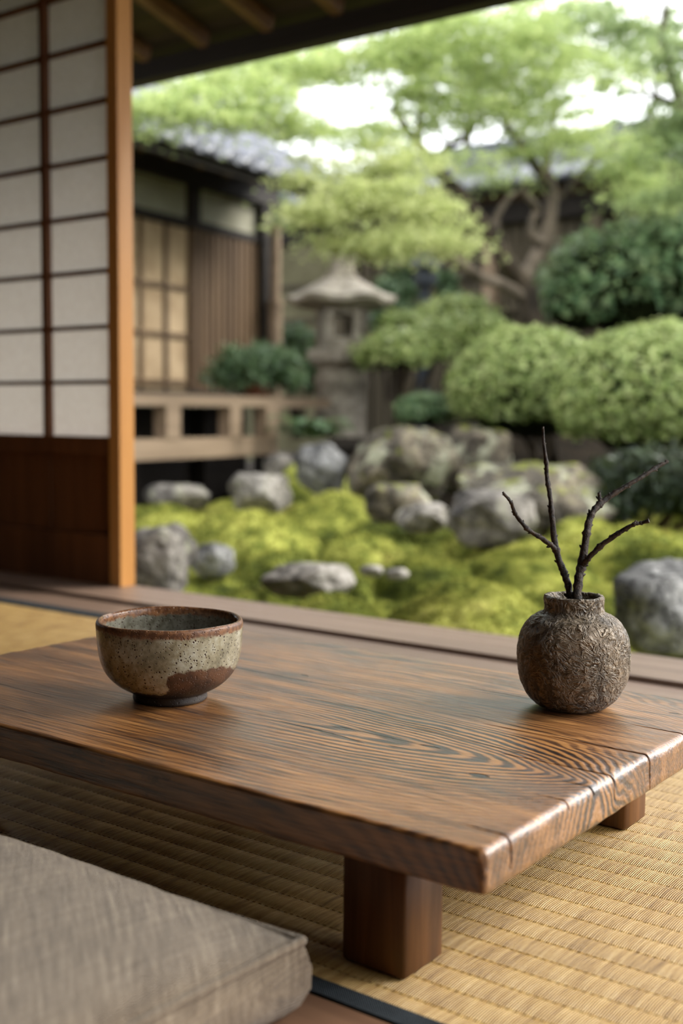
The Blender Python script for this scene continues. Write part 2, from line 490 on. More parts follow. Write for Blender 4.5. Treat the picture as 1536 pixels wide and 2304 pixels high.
def moss_mat(name='moss', tip=False):
    g = G(name, .95, .1)
    geo = g.new('ShaderNodeNewGeometry')
    P = geo.outputs['Position']
    n = g.noise(g.scl(1,1,1,vec=P), 1.7, 4, .55); n2 = g.noise(g.scl(1,1,1,vec=P), 14.0, 5, .6); n3 = g.noise(g.scl(1,1,1,vec=P), 160.0, 3, .6)
    f = n*.5+n2*.5
    if tip: f = f + (S(g, geo.outputs['Random Per Island'])-.5)*.22
    col = g.ramp(f, [(.37, lin((50,60,28))), (.46, lin((104,112,46))), (.55, lin((158,160,78))), (.68, lin((192,188,110)))])
    brown = g.rng(g.noise(g.scl(1,1,1,vec=P,loc=(5,5,0)), 5.0, 5, .6), .60, .70, 0, .7)
    col = g.mix(brown, col, lin((104,88,42)))
    if tip:
        g.set(color=col)
        t = g.new('ShaderNodeBsdfTranslucent'); g.put(t.inputs[0], col)
        m = g.new('ShaderNodeMixShader'); m.inputs[0].default_value = .3
        g.nt.links.new(g.b.outputs[0], m.inputs[1]); g.nt.links.new(t.outputs[0], m.inputs[2]); g.nt.links.new(m.outputs[0], g.out.inputs[0])
        return g.mat
    return g.set(color=col, normal=g.bump(n2*.6+n3*.25, .03))
MAT['moss'] = moss_mat(); MAT['moss_tip'] = moss_mat('moss_tips', True)
g = G('garden_soil', .95, .1)
MAT['soil'] = g.set(color=g.ramp(g.noise(scale=9.0, detail=6), [(.35, lin((18,15,10))), (.65, lin((44,36,26)))]), normal=g.bump(g.noise(scale=30.0), .02))

g = G('roof_tile', .35, .6)
n = g.noise(scale=14.0, detail=4)
MAT['tile'] = g.set(color=g.ramp(n, [(.35, lin((72,74,82))), (.65, lin((124,126,136)))]), rough=g.rng(n,.3,.7,.28,.45))
g = G('ridge_tile', .5, .4)
MAT['ridge'] = g.set(color=g.ramp(g.noise(scale=10.0), [(.35, lin((50,54,62))), (.65, lin((82,86,96)))]))
g = G('plaster', .9, .1)
MAT['plaster'] = g.set(color=g.ramp(g.noise(scale=5.0, detail=5), [(.35, lin((150,148,130))), (.65, lin((168,166,150)))]))
g = G('plaster_green', .9, .1)
MAT['plaster_g'] = g.set(color=g.ramp(g.noise(scale=3.0, detail=5), [(.35, lin((104,100,78))), (.65, lin((132,128,102)))]))
g = G('room_plaster', .9, .1)
MAT['room'] = g.set(color=g.ramp(g.noise(scale=6.0, detail=5), [(.35, lin((64,54,42))), (.65, lin((80,68,54)))]))
g = G('screen_paper', .8, .1)
MAT['screen'] = g.set(color=g.ramp(g.noise(scale=7.0, detail=4), [(.35, lin((160,138,110))), (.65, lin((184,162,132)))]))
g = G('terracotta', .8, .2)
MAT['pot'] = g.set(color=g.ramp(g.noise(scale=30.0), [(.35, lin((96,60,44))), (.65, lin((136,90,66)))]))
g = G('bark', .85, .2)
n = g.noise(g.scl(12,12,3), 1.0, 6, .65)
MAT['bark'] = g.set(color=g.ramp(n, [(.36, lin((36,31,25))), (.64, lin((82,72,58)))]), normal=g.bump(n, .02))
g = G('pale_bark', .85, .2)
n = g.noise(g.scl(12,12,3), 1.0, 6, .65)
MAT['bark_pale'] = g.set(color=g.ramp(n, [(.36, lin((76,68,58))), (.64, lin((122,110,96)))]), normal=g.bump(n, .02))
g = G('shade_core', .95, .05)  # filler inside shrubs; its dark colour stands in for their inner shade
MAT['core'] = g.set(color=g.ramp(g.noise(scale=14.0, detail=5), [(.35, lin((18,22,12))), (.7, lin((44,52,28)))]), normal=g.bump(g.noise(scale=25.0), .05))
MAT['maple'] = leafmat('maple_leaf', (132,156,92), (164,184,112), (204,214,150), .55)
MAT['maple_y'] = leafmat('bright_maple_leaf', (158,172,108), (190,198,134), (222,224,172), .5)
MAT['maple_d'] = leafmat('deep_maple_leaf', (84,110,72), (116,142,92), (156,176,120), .5)
MAT['azalea'] = leafmat('azalea_leaf', (92,114,58), (142,160,88), (196,204,142), .3, .4)
MAT['azalea_d'] = leafmat('camellia_leaf', (56,86,58), (92,122,80), (146,166,118), .25, .35)
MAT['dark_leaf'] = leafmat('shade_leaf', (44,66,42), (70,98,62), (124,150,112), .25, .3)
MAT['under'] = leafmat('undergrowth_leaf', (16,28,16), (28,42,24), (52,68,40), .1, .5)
MAT['far_leaf'] = leafmat('far_leaf', (120,144,100), (150,170,120), (186,198,150), .5)

# ------------------------------------------------------------------ the room
def struct(o): o['kind'] = 'structure'; return o

# floor boards in front of the mat, planks to the garden edge
def plank(name, x0, x1, y0, y1, z0, z1, mat, bev=.002):
    return MB().box((x0,y0,z0),(x1,y1,z1),bev).build(name, mat, None, angle=35)
fl = MB()
for i in range(6):
    y1 = .540-i*.36; fl.box((-3.3, y1-.357, -.03), (1.5, y1, 0), .0015)
struct(fl.build('floor', MAT['board'], None, angle=35))
struct(MB().box((-3.3,-1.62,-.09),(1.5,1.60,-.031)).build('floor_joists', MAT['old_dark'])).name = 'trim_5'
struct(plank('trim_1', -3.3, 3.0, 1.4935, 1.637, -.045, .000, MAT['sill'], .003))
struct(plank('trim_2', -3.3, 1.5, 1.435, 1.490, -.030, -.007, MAT['sill'], .003))
struct(plank('trim_3', -3.3, 1.5, 1.372, 1.4325, -.030, -.002, MAT['sill'], .003))
# walls that close the room behind the camera
XR = .62
struct(MB().box((-3.4,-1.72,0),(XR,-1.62,1.95)).build('wall_back', MAT['room']))
struct(MB().box((-3.4,-1.62,0),(-3.3,1.58,1.95)).build('wall_left', MAT['room']))
struct(MB().box((XR-.1,-1.62,0),(XR,.50,1.95)).build('wall_right', MAT['room']))
cl = MB()
for i in range(8): cl.box((-3.4,-1.7+i*.412,1.93),(XR,-1.7+i*.412+.408,1.955))
struct(cl.build('ceiling', MAT['eave_board']))
# lintel above the opening
struct(MB().box((-3.3,1.575,1.50),(XR,1.665,1.60)).box((-3.3,1.60,1.60),(XR,1.64,1.93)).build('wall_front', MAT['door_dark']))

# shoji door
DX1 = -1.7405; DX0 = -2.93
door = empty('door_1', (DX1, 1.62, 0)); struct(door)
def D(x0,x1,y0,y1,z0,z1,mb,bev=0.0): mb.box((x0-DX1,y0-1.62,z0),(x1-DX1,y1-1.62,z1),bev)
mb = MB(); D(-1.7725,DX1,1.600,1.640,.0,1.50,mb,.0015); mb.build('stile', MAT['stile'], door, angle=35)
mb = MB(); D(DX0,DX0+.032,1.600,1.640,.0,1.50,mb,.0015); mb.build('stile', MAT['stile'], door, angle=35)
mb = MB(); D(DX0+.032,-1.7725,1.602,1.638,.262,.297,mb,.001); mb.build('middle_rail', MAT['door_dark'], door)
mb = MB(); D(DX0+.032,-1.7725,1.602,1.638,.0,.100,mb,.001); mb.build('bottom_rail', MAT['door_dark'], door)
mb = MB(); D(DX0+.032,-1.7725,1.602,1.638,1.42,1.50,mb,.001); mb.build('top_rail', MAT['door_dark'], door)
mb = MB()
for i in range(6):
    xb = -1.7725-i*.193; D(xb-.192, xb-.001, 1.614, 1.626, .100, .262, mb, .001)
mb.build('lower_panel', MAT['door_dark'], door)
mb = MB(); D(DX0+.032,-1.7725,1.6175,1.6188,.297,1.42,mb); mb.build('paper', MAT['paper'], door)
mb = MB()
for i in range(1,6):
    xc = -1.7725-i*.193; D(xc-.0075, xc+.0075, 1.602, 1.6172, .297, 1.42, mb)
zz = .297
for i in range(1,11):
    zc = .297+i*.1093
    D(DX0+.032,-1.7725,1.6055,1.6172,zc-.0042,zc+.0042,mb)
mb.build('lattice', MAT['door_dark'], door)

# eave over the opening: boards, rafters and the beam along the edge
eave = empty('trim_4', (-1.0, 1.66, 1.5)); struct(eave)
EY, EZ, SL = 2.33, 1.282, .25      # edge of the eave and its slope
def ez(y): return EZ+(EY-y)*SL
def loc(p): return (p[0]+1.0, p[1]-1.66, p[2]-1.5)
mb = MB()
for i in range(7):
    a = 1.60+i*.118; b = a+.114
    mb.add([loc(p) for p in [(-4,a,ez(a)+.05),(XR,a,ez(a)+.05),(XR,b,ez(b)+.05),(-4,b,ez(b)+.05),(-4,a,ez(a)+.068),(XR,a,ez(a)+.068),(XR,b,ez(b)+.068),(-4,b,ez(b)+.068)]],
           [(3,2,1,0),(4,5,6,7),(0,1,5,4),(1,2,6,5),(2,3,7,6),(3,0,4,7)])
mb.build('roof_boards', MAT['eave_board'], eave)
mb = MB().beam(loc((-4,EY,EZ-.012)), loc((XR,EY,EZ-.012)), .05, .052); mb.build('eave_beam', MAT['old_dark'], eave)
mb = MB().beam(loc((-4,EY-.33,ez(EY-.33)+.032)), loc((XR,EY-.33,ez(EY-.33)+.032)), .025, .02); mb.build('batten', MAT['eave_board'], eave)
xr = -3.262
while xr < XR-.02:
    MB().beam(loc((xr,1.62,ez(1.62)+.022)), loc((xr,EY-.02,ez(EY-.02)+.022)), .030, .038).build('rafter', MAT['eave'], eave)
    xr += .2165

# ------------------------------------------------------------------ tatami mat
tm = empty('tatami_mat', (-.4, .95, 0))
tag(tm, 'yellow woven rush floor mat with dark cloth borders under the low table', 'floor mat')
P_ = .0235
ys = []
y = .556
ylist = []
k0 = math.floor((.556)/P_)
# bands are scalloped; the lines are where (y/P) is whole, in the mat's own coordinates
Y0, Y1 = .556, 1.338
yy = np.arange(Y0, Y1, P_/10)
yy = np.append(yy, Y1)
loc_y = yy-.95
fr = (loc_y/P_) % 1.0
zt = -.0007*np.abs(np.cos(np.pi*fr))**4
V = []
for xx in (-3.25, 1.48):
    for a, z_ in zip(loc_y, zt): V.append((xx+.4, a, z_))
n = len(yy)
F = [(i, n+i, n+i+1, i+1) for i in range(n-1)]
# body below
b = len(V)
V += [(-2.85, Y0-.95, -.03), (1.88, Y0-.95, -.03), (1.88, Y1-.95, -.03), (-2.85, Y1-.95, -.03)]
F += [(b+3,b+2,b+1,b), (0,b,b+1,n), (n-1,2*n-1,b+2,b+3)]
me = bpy.data.meshes.new('rush_surface'); me.from_pydata(V, [], F); me.update()
link('rush_surface', me, MAT['tatami'], tm, True)
for (a, b2, zt_) in ((.5415, .5575, .0012), (1.334, 1.3705, .0012)):
    MB().box((-2.85, a-.95, -.03), (1.88, b2-.95, zt_), .001).build('cloth_border', MAT['heri'], tm, angle=35)

# ------------------------------------------------------------------ the low table
TX0, TX1, TY0, TY1, TZ0, TZ1 = -.975, -.3195, .566, .985, .0775, .105
TC = ((TX0+TX1)/2, (TY0+TY1)/2)
table = empty('low_table', (TC[0], TC[1], 0), 0)
tag(table, 'low dark brown wooden table with cracked weathered top on the rush mat', 'table')
def tabletop():
    hx, hy = (TX1-TX0)/2, (TY1-TY0)/2
    z0, z1 = TZ0, TZ1
    cracks = [(-.179,.035,.75),(-.102,.030,.22),(-.066,.030,.25),(-.034,.10,.55),(.028,.15,1.0),(.100,.06,.25)]   # y, length inward, depth down the end
    def lines(h, step, extra):
        a = list(np.arange(-h, h+1e-9, 2*h/round(2*h/step)))
        e = list(np.linspace(0, .012, 6))
        a += [-h+v for v in e]+[h-v for v in e]+extra
        a = sorted(a); o = [a[0]]
        for v in a[1:]:
            if v-o[-1] > .00012: o.append(v)
        return np.array(o)
    ex = []
    for c in cracks: ex += [c[0]+d for d in (-.0022,-.0010,-.0005,0,.0005,.0010,.0022)]
    gx = lines(hx, .004, []); gy = lines(hy, .004, ex)
    gz = np.array([z0, z0+.001, z0+.003, z0+.007, z0+.014, z1-.009, z1-.0065, z1-.0045, z1-.003, z1-.0018, z1-.0008, z1])
    V = []; F = []
    def face(A, B, fn, flip):
        n0 = len(V)
        for a in A:
            for b_ in B: V.append(fn(a, b_))
        nb = len(B)
        for i in range(len(A)-1):
            for j in range(nb-1):
                q = (n0+i*nb+j, n0+(i+1)*nb+j, n0+(i+1)*nb+j+1, n0+i*nb+j+1)
                F.append(q[::-1] if flip else q)
    face(gx, gy, lambda a,b_: (a,b_,z1), False)
    face(gx, gy, lambda a,b_: (a,b_,z0), True)
    face(gx, gz, lambda a,b_: (a,-hy,b_), False)
    face(gx, gz, lambda a,b_: (a,hy,b_), True)
    face(gy, gz, lambda a,b_: (-hx,a,b_), True)
    face(gy, gz, lambda a,b_: (hx,a,b_), False)
    V = np.array(V)
    x, y, z = V[:,0].copy(), V[:,1].copy(), V[:,2].copy()
    # rounded, worn arrises
    cz = (z0+z1)/2; hz = (z1-z0)/2
    r = .0035+.0022*(fbm(x*40, y*40, z*0, 3))+.0024*sstep(hx-.02, hx, x)*(1+fbm(x*0+3, y*26, None, 3))
    r = np.clip(r, .0015, .010)*np.where(z > cz, 1, .6)
    ix = np.clip(x, -(hx-r), hx-r); iy = np.clip(y, -(hy-r), hy-r); iz = np.clip(z-cz, -(hz-r), hz-r)
    d = np.stack([x-ix, y-iy, z-cz-iz], 1)
    L = np.linalg.norm(d, axis=1); m = L > 1e-9
    d[m] *= (np.minimum(r[m], L[m])/L[m])[:,None]
    x, y, z = ix+d[:,0], iy+d[:,1], cz+iz+d[:,2]
    # wavering front and back edges, uneven end
    e = np.clip(np.abs(y)/hy, 0, 1)**6*np.sign(y)
    y += e*(.0022*fbm(x*9, y*0+2, None, 3))
    ee = np.clip(x/hx, 0, 1)**30
    x += ee*.0020*fbm(y*0+9, y*12, z*14, 2)
    # gentle undulation of the top
    z += np.where(z > cz, .0006*fbm(x*9, y*26, None, 3), 0)
    # drying cracks from the right end
    for (cy, ln, dp) in cracks:
        yy = y-cy
        w = np.exp(-(yy/.0006)**2)*(1 if dp > .5 else .45)
        t = np.clip((x-(hx-ln))/ln, 0, 1)
        top = z > cz+hz*.5
        z -= np.where(top, w*t*.004, 0)
        end = (x > hx-.012)
        dn = np.clip(1-(z1-z)/(2*hz*dp+1e-6), 0, 1)
        x -= np.where(end, w*np.minimum(dn*3, 1)*.004, 0)
        y += .0025*pn(x*24+cy*50, x*0+cy*90)*np.exp(-(yy/.006)**2)*t
    me = npmesh('tabletop', np.stack([x,y,z],1), np.array(F))
    import bmesh
    bm = bmesh.new(); bm.from_mesh(me); bmesh.ops.remove_doubles(bm, verts=bm.verts, dist=1e-5); bm.to_mesh(me); bm.free()
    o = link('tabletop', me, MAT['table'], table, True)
    return o
tabletop()
LX = (-.435, -.386)
def leg(x0, x1, y0, y1):
    mb = MB().box((x0-TC[0], y0-TC[1], .0005), (x1-TC[0], y1-TC[1], TZ0+.0005), .0022)
    mb.build('leg', MAT['leg'], table, angle=50)
LY = ((.586, .631), (.920, .964))
LXL = (-.975+.070, -.975+.119)
for xr_ in (LX, LXL):
    for yr_ in LY: leg(xr_[0], xr_[1], yr_[0], yr_[1])
for xr_ in (LX, LXL):
    MB().box((xr_[0]+.008-TC[0], LY[0][1]-TC[1]+.0003, .052), (xr_[1]-.008-TC[0], LY[1][0]-TC[1]-.0003, TZ0+.0004), .0015).build('stretcher', MAT['leg'], table, angle=50)

# ------------------------------------------------------------------ bowl
BP = (-.7105, .709, .1052)
bowl = empty('tea_bowl', BP)
tag(bowl, 'speckled grey green glazed tea bowl with brown rim on the left of the table', 'bowl')
def wonk(p, i, t):
    s = 1+.010*math.cos(2*t+.6)+.006*math.cos(3*t+2)+.004*mn.noise(Vector((math.cos(t)*2, math.sin(t)*2, p.z*30)))
    return Vector((p.x*s, p.y*s, p.z+(.0005*math.cos(2*t+1)+.00025*math.cos(5*t))*min(1, max(0, (p.z-.02)/.04))))
outer = [(.0,.0022),(.024,.0022),(.0265,.0004),(.0305,.0),(.0318,.0015),(.0316,.0055),(.0325,.0075),(.038,.0098),(.045,.0140),(.0515,.0200),(.0562,.0270),(.0592,.0350),(.0607,.0430),(.0616,.0510),(.0622,.0590),(.0624,.0650),(.0620,.0675),(.0608,.0690)]
inner = [(.0608,.0690),(.0593,.0692),(.0580,.0684),(.0572,.0665),(.0566,.0600),(.0558,.0500),(.0545,.0400),(.0518,.0300),(.0460,.0210),(.0370,.0150),(.0240,.0120),(.0120,.0110),(.0,.0108)]
def dense(prof, n=3):
    P = catmull([(a, 0, b) for a, b in prof], n); return [(max(p.x, 0.0), p.z) for p in P]
MB().lathe(dense(outer), 120, fn=wonk, cap=False).build('outside', MAT['bowl'], bowl, True)
MB().lathe(dense(inner), 120, fn=wonk, cap=False).build('inside', MAT['bowl_in'], bowl, True)

# ------------------------------------------------------------------ vase
VP = (-.4275, .8985, .1050)
def vase():
    prof = [(.0,.0),(.018,.0),(.024,.0006),(.029,.0030),(.035,.0080),(.0400,.0150),(.0436,.0230),(.0458,.0320),(.0466,.0410),(.0464,.0500),(.0450,.0590),(.0420,.0670),(.0372,.0738),(.0312,.0778),(.0262,.0800),(.0244,.0822),(.0240,.0860),(.0241,.0905),(.0238,.0930),(.0226,.0942),(.0206,.0943),(.0194,.0932),(.0188,.0900),(.0190,.0820),(.0260,.0740),(.0340,.0600),(.0380,.0400),(.0330,.0180),(.02,.008),(0,.007)]
    prof = [(max(p.x,0), p.z) for p in catmull([(a,0,b) for a,b in prof], 6)]
    n = 220
    r = np.array([p[0] for p in prof]); z = np.array([p[1] for p in prof])
    k = np.arange(len(prof))
    T = np.linspace(0, 2*np.pi, n, endpoint=False)
    R, TT = np.meshgrid(r, T, indexing='ij'); Z = np.meshgrid(z, T, indexing='ij')[0]
    X = R*np.cos(TT); Y = R*np.sin(TT)
    o = (np.arange(len(prof)) < 22*6)[:,None]
    w1 = fbm(X*55, Y*55, Z*70, 3)
    w2 = 1-np.abs(pn(X*190+w1*1.2, Y*190, Z*260+w1))*3
    big = fbm(X*14+4, Y*14, Z*14, 2)
    disp = np.where(o, .0016*big+.0011*w1+.0006*w2, 0)*np.clip(R/.02, 0, 1)
    lip = np.exp(-((Z-.093)/.004)**2)*.0006*fbm(np.cos(TT)*4, np.sin(TT)*4, Z*0, 2)
    X += disp*np.cos(TT); Y += disp*np.sin(TT); Z += lip*2+np.where(Z<.004, 0, disp*.3)
    V = np.stack([X,Y,Z], -1).reshape(-1,3)
    N = len(prof)
    i, j = np.meshgrid(np.arange(N-1), np.arange(n), indexing='ij')
    F = np.stack([i*n+j, i*n+(j+1)%n, (i+1)*n+(j+1)%n, (i+1)*n+j], -1).reshape(-1,4)
    o = link('bud_vase', npmesh('bud_vase', V, F), MAT['vase'], None, True)
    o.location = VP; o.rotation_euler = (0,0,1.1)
    tag(o, 'small round brown clay vase with wrinkled surface holding bare twigs on the table', 'vase')
vase()

# ------------------------------------------------------------------ twigs
def twig(name, label, axes, group=None):
    """axes: list of (points, radii); the first is the main stem"""
    t = None
    for idx, (pts, rad, part) in enumerate(axes):
        P = catmull([at(*p) for p in pts], 9)
        n = len(P); R = lerp_list(rad, n)
        R = [a*(1+.10*mn.noise(Vector((i*.45, idx*7, 3)))+(.28 if i % 9 == 0 and 0 < i < n-1 else 0)) for i, a in enumerate(R)]
        P = [p+Vector((mn.noise(p*60), mn.noise(p*60+Vector((9,0,0))), 0))*.0012 for p in P]
        mb = MB().tube(P, R, 12, .35, idx)
        for b_ in range(2, n-2, 7):     # little bud scars
            q = P[b_]; dr = (P[b_+1]-P[b_]).normalized(); sd = dr.cross(FWD).normalized()*(1 if (b_//7) % 2 else -1)
            mb.tube([q, q+sd*R[b_]*.9+dr*.001, q+sd*R[b_]*1.4+dr*.0022], [R[b_]*.6, R[b_]*.5, R[b_]*.15], 6)
        if idx == 0:
            t = mb.build(name, MAT['twig'], None, True)
            tag(t, label, 'twig', group)
        else:
            mb.build(part, MAT['twig'], t, True)
D0 = .982
twig('bare_twig', 'thinner dark twig leaning left from the vase with one tall upright shoot', [
    ([(1299,1470,D0),(1283,1340,D0),(1268,1290,.985),(1250,1238,.99),(1240,1150,.995),(1232,1090,1.0),(1226,1040,1.0),(1221,960,1.0)], [.0030,.0030,.0028,.0027,.0022,.0018,.0016,.0010], ''),
    ([(1251,1240,.99),(1238,1226,.985),(1210,1206,.98),(1185,1188,.975),(1160,1156,.97),(1148,1130,.965),(1132,1108,.96)], [.0024,.0021,.0018,.0018,.0015,.0014,.0010], 'side_shoot')])
twig('bare_twig', 'thicker dark twig leaning right from the vase with two forked shoots', [
    ([(1290,1470,D0-.01),(1297,1342,D0-.008),(1306,1280,.98),(1318,1200,.985),(1330,1160,.99),(1348,1135,.995),(1385,1108,1.0),(1440,1075,1.005),(1470,1055,1.01),(1502,1038,1.015)], [.0040,.0038,.0035,.0030,.0028,.0026,.0021,.0018,.0017,.0014], ''),
    ([(1309,1272,.98),(1322,1258,.975),(1350,1230,.97),(1390,1200,.965),(1424,1180,.96),(1440,1177,.96),(1459,1172,.957)], [.0030,.0022,.0021,.0019,.0017,.0013,.0016], 'side_shoot'),
    ([(1349,1134,.995),(1348,1122,.995),(1346,1108,.995)], [.0020,.0017,.0012], 'side_shoot')])

# ------------------------------------------------------------------ floor cushion
def cushion():
    x0, x1, y0, y1, zt = -1.03, -.408, -.06, .512, .060
    cx, cy = (x0+x1)/2, (y0+y1)/2; hx, hy = (x1-x0)/2, (y1-y0)/2
    root = empty('floor_cushion', (cx, cy, 0)); tag(root, 'thick square grey beige linen floor cushion in the left foreground beside the table', 'cushion')
    def outline(s, t):      # s,t in -1..1 on the square -> plan position
        pin = 1-.030*(1-t*t)*1.0
        pin2 = 1-.030*(1-s*s)*1.0
        return s*hx*pin, t*hy*pin2
    def slab(name, ztop, dome, zbot, n=70):
        V = []; F = []
        g_ = np.sin(np.linspace(-np.pi/2, np.pi/2, n))
        for s in g_:
            for t in g_:
                X, Y = outline(s, t)
                h = (1-abs(s)**3.2)**.55*(1-abs(t)**3.2)**.55
                z = ztop+dome*h
                z += .0030*h*mn.noise(Vector((X*5, Y*5, 1)))+.0012*mn.noise(Vector((X*26, Y*18, 5)))*(.3+h)
                # puckers running in from the seam
                e = max(abs(s), abs(t))
                z += .0004*math.sin((X if abs(t) > abs(s) else Y)*170+3*mn.noise(Vector((X*20,Y*20,0))))*sstep(.80,.97,e)*(1-sstep(.985,1,e))
                V.append((X, Y, float(z)))
        for i in range(n-1):
            for j in range(n-1): F.append((i*n+j, (i+1)*n+j, (i+1)*n+j+1, i*n+j+1))
        return V, F, n
    V, F, n = slab('top', .047, .041, 0)
    me = bpy.data.meshes.new('top_panel'); me.from_pydata(V, [], F); me.update(); link('top_panel', me, MAT['linen'], root, True)
    # outline ring, rounded corners come from the pin
    ring = [V[i*n+0] for i in range(n)]+[V[(n-1)*n+j] for j in range(1,n)]+[V[i*n+n-1] for i in range(n-2,-1,-1)]+[V[j] for j in range(n-2,0,-1)]
    m = len(ring); VV = []; FF = []
    prof = [(.0,.0),( .0030,-.006),(.0055,-.016),(.0050,-.028),(-.001,-.038),(-.010,-.0445),(-.03,-.0460)]
    for (o, dz) in prof:
        for (X, Y, z) in ring:
            L = math.hypot(X, Y)
            k = .0015*mn.noise(Vector((X*30, Y*30, dz*90)))
            sx = X/hx; sy = Y/hy
            nx, ny = sx**7, sy**7; q = math.hypot(nx, ny) or 1
            VV.append((X+nx/q*(o+k), Y+ny/q*(o+k), max(.0004, .047+dz)))
    for r_ in range(len(prof)-1):
        for i in range(m): FF.append((r_*m+i, (r_+1)*m+i, (r_+1)*m+(i+1)%m, r_*m+(i+1)%m))
    FF.append(tuple((len(prof)-1)*m+i for i in range(m)))
    me = bpy.data.meshes.new('side_panel'); me.from_pydata(VV, [], FF); me.update(); link('side_panel', me, MAT['linen'], root, True)
    pts = [Vector(p)+Vector((0,0,.0005)) for p in ring]+[Vector(ring[0])]
    MB().tube(pts, .0030, 8, .1).build('piping', MAT['linen'], root, True)
cushion()

# ------------------------------------------------------------------ garden ground
FX, FYv = -math.sin(YAW), math.cos(YAW)
DIPS = []
MOUNDS = []
def _mound(px, py, d, rpx, rd, h):
    p = at(px, py, d); MOUNDS.append((p.x*math.cos(YAW)+p.y*math.sin(YAW), p.x*-math.sin(YAW)+p.y*math.cos(YAW), rpx*d/F_PX, rd, h))
for a in ((520,1310,2.75,95,.20,.12),(740,1320,2.62,125,.26,.13),(1040,1330,2.45,210,.34,.15),(1230,1350,2.3,130,.26,.12),(1490,1440,1.98,90,.16,.10),(620,1340,2.5,70,.14,.08),(900,1390,2.2,130,.18,.10),
          (400,1310,2.8,60,.18,.09),(1180,1230,3.4,210,.38,.13),(860,1215,3.9,150,.36,.13),(560,1205,4.0,150,.40,.14),(1430,1215,3.5,170,.40,.14),(390,1160,4.3,120,.42,.14),
          (700,1155,4.6,110,.45,.13),(760,1110,4.9,90,.35,.15),(655,1050,5.7,45,.2,.22),(1050,1190,4.0,120,.34,.12),(1300,1165,4.1,70,.2,.12),(500,1130,4.6,90,.3,.09),(980,1225,3.35,110,.25,.10)): _mound(*a)
_rm = random.Random(5)
for _i in range(70):
    _d = 1.7+4.6*_rm.random()**.8; _mound(_rm.uniform(150,1750), 1200, _d, _rm.uniform(50,120), _rm.uniform(.10,.24)*(.6+_d*.2), _rm.uniform(.05,.075))
for (px, py, d, r_, dp) in ((350,1300,2.85,.20,.07),(480,1275,3.25,.13,.05),(690,1315,2.75,.22,.06),(1450,1400,2.15,.2,.05),(585,1125,4.5,.3,.05),(905,1150,3.9,.2,.05),(945,1175,3.6,.2,.05),(1100,1190,3.4,.25,.04)):
    _p = at(px, py, d); DIPS.append((_p.x, _p.y, r_, dp))
def height(x, y, fine=True):
    x = np.asarray(x, float); y = np.asarray(y, float)
    D_ = x*FX+y*FYv                      # distance ahead
    U_ = x*math.cos(YAW)+y*math.sin(YAW)  # sideways
    base = -.125+.02*sstep(2.4, 3.4, D_)
    base = base+.36*sstep(5.2, 7.4, D_)*sstep(-.75, -.05, U_) + .18*sstep(4.3, 5.6, D_)*sstep(.35, 1.0, U_)
    base = base-.05*sstep(-.9,-1.3,U_)*sstep(4.8,5.6,D_)
    wx = fbm(x*2.0+3, y*2.0, None, 2)*.10; wy = fbm(x*2.0, y*2.0+9, None, 2)*.10
    Uq, Dq = U_+wx, D_+wy
    bump = np.zeros_like(x)
    for (mu, md, ru, rd, hh_) in MOUNDS:
        q2 = ((Uq-mu)/ru)**2+((Dq-md)/rd)**2
        bump = np.maximum(bump, hh_*np.sqrt(np.maximum(0, 1-q2)))
    b3 = np.abs(pn(U_*8+1, D_*9)); b4 = np.abs(pn(U_*19+4, D_*21))
    bump = bump*1.12+.026*b3**.8+.014*b4
    far = 1-.35*sstep(4.5, 7, D_)
    z = base-.045+bump*far
    for (rx_, ry_, rr, dp_) in DIPS: z = z-dp_*np.exp(-((x-rx_)**2+(y-ry_)**2)/rr**2)
    if fine: z = z+.006*fbm(x*22, y*22, None, 2)
    z = z-.12*sstep(1.75, 1.62, y)
    return z
def in_moss(x, y):
    D_ = x*FX+y*FYv; U_ = x*math.cos(YAW)+y*math.sin(YAW)
    jag = .15*fbm(x*3, y*3, None, 3)
    lim = 6.3-1.0*sstep(-.1, .5, U_)-.3*sstep(.6,1.0,U_)+jag
    # not under the veranda
    t = (x-_HO.x)*_HN.x+(y-_HO.y)*_HN.y
    return (D_ < lim) & (t < -.15+jag*.7) & (y > 1.6)
_h = at(300, 928, 5.45); _HO = _h.xy
_hd = (FWD.xy+RIGHT.xy*((2286-768)/F_PX)).normalized(); _HN = Vector((-_hd.y, _hd.x))
if _HN.dot(RIGHT.xy) > 0: _HN = -_HN
def terrain():
    # finely meshed moss in view, coarse around
    n1, n2 = 520, 620
    us = np.linspace(-1, 1, n1); ts = np.linspace(0, 1, n2)**1.6
    D_ = 1.2+ts*9.5
    U, DD = np.meshgrid(us, D_, indexing='ij')
    Uw = U*(.42*DD+.5)
    X = DD*FX+Uw*math.cos(YAW); Y = DD*FYv+Uw*math.sin(YAW)
    Y = np.maximum(Y, 1.60)
    Z = height(X, Y)
    V = np.stack([X,Y,Z], -1).reshape(-1,3)
    i, j = np.meshgrid(np.arange(n1-1), np.arange(n2-1), indexing='ij')
    F = np.stack([i*n2+j, (i+1)*n2+j, (i+1)*n2+j+1, i*n2+j+1], -1).reshape(-1,4)
    keep = in_moss(V[:,0], V[:,1])
    F = F[keep[F].all(axis=1)]; used = np.unique(F); mp_ = np.zeros(len(V), int); mp_[used] = np.arange(len(used)); V = V[used]; F = mp_[F]
    o = link('moss_carpet', npmesh('moss_carpet', V, F), MAT['moss'], None, True)
    tag(o, 'rolling carpet of bright green moss mounds covering the garden', 'moss', kind='stuff')
    return o
moss = terrain()
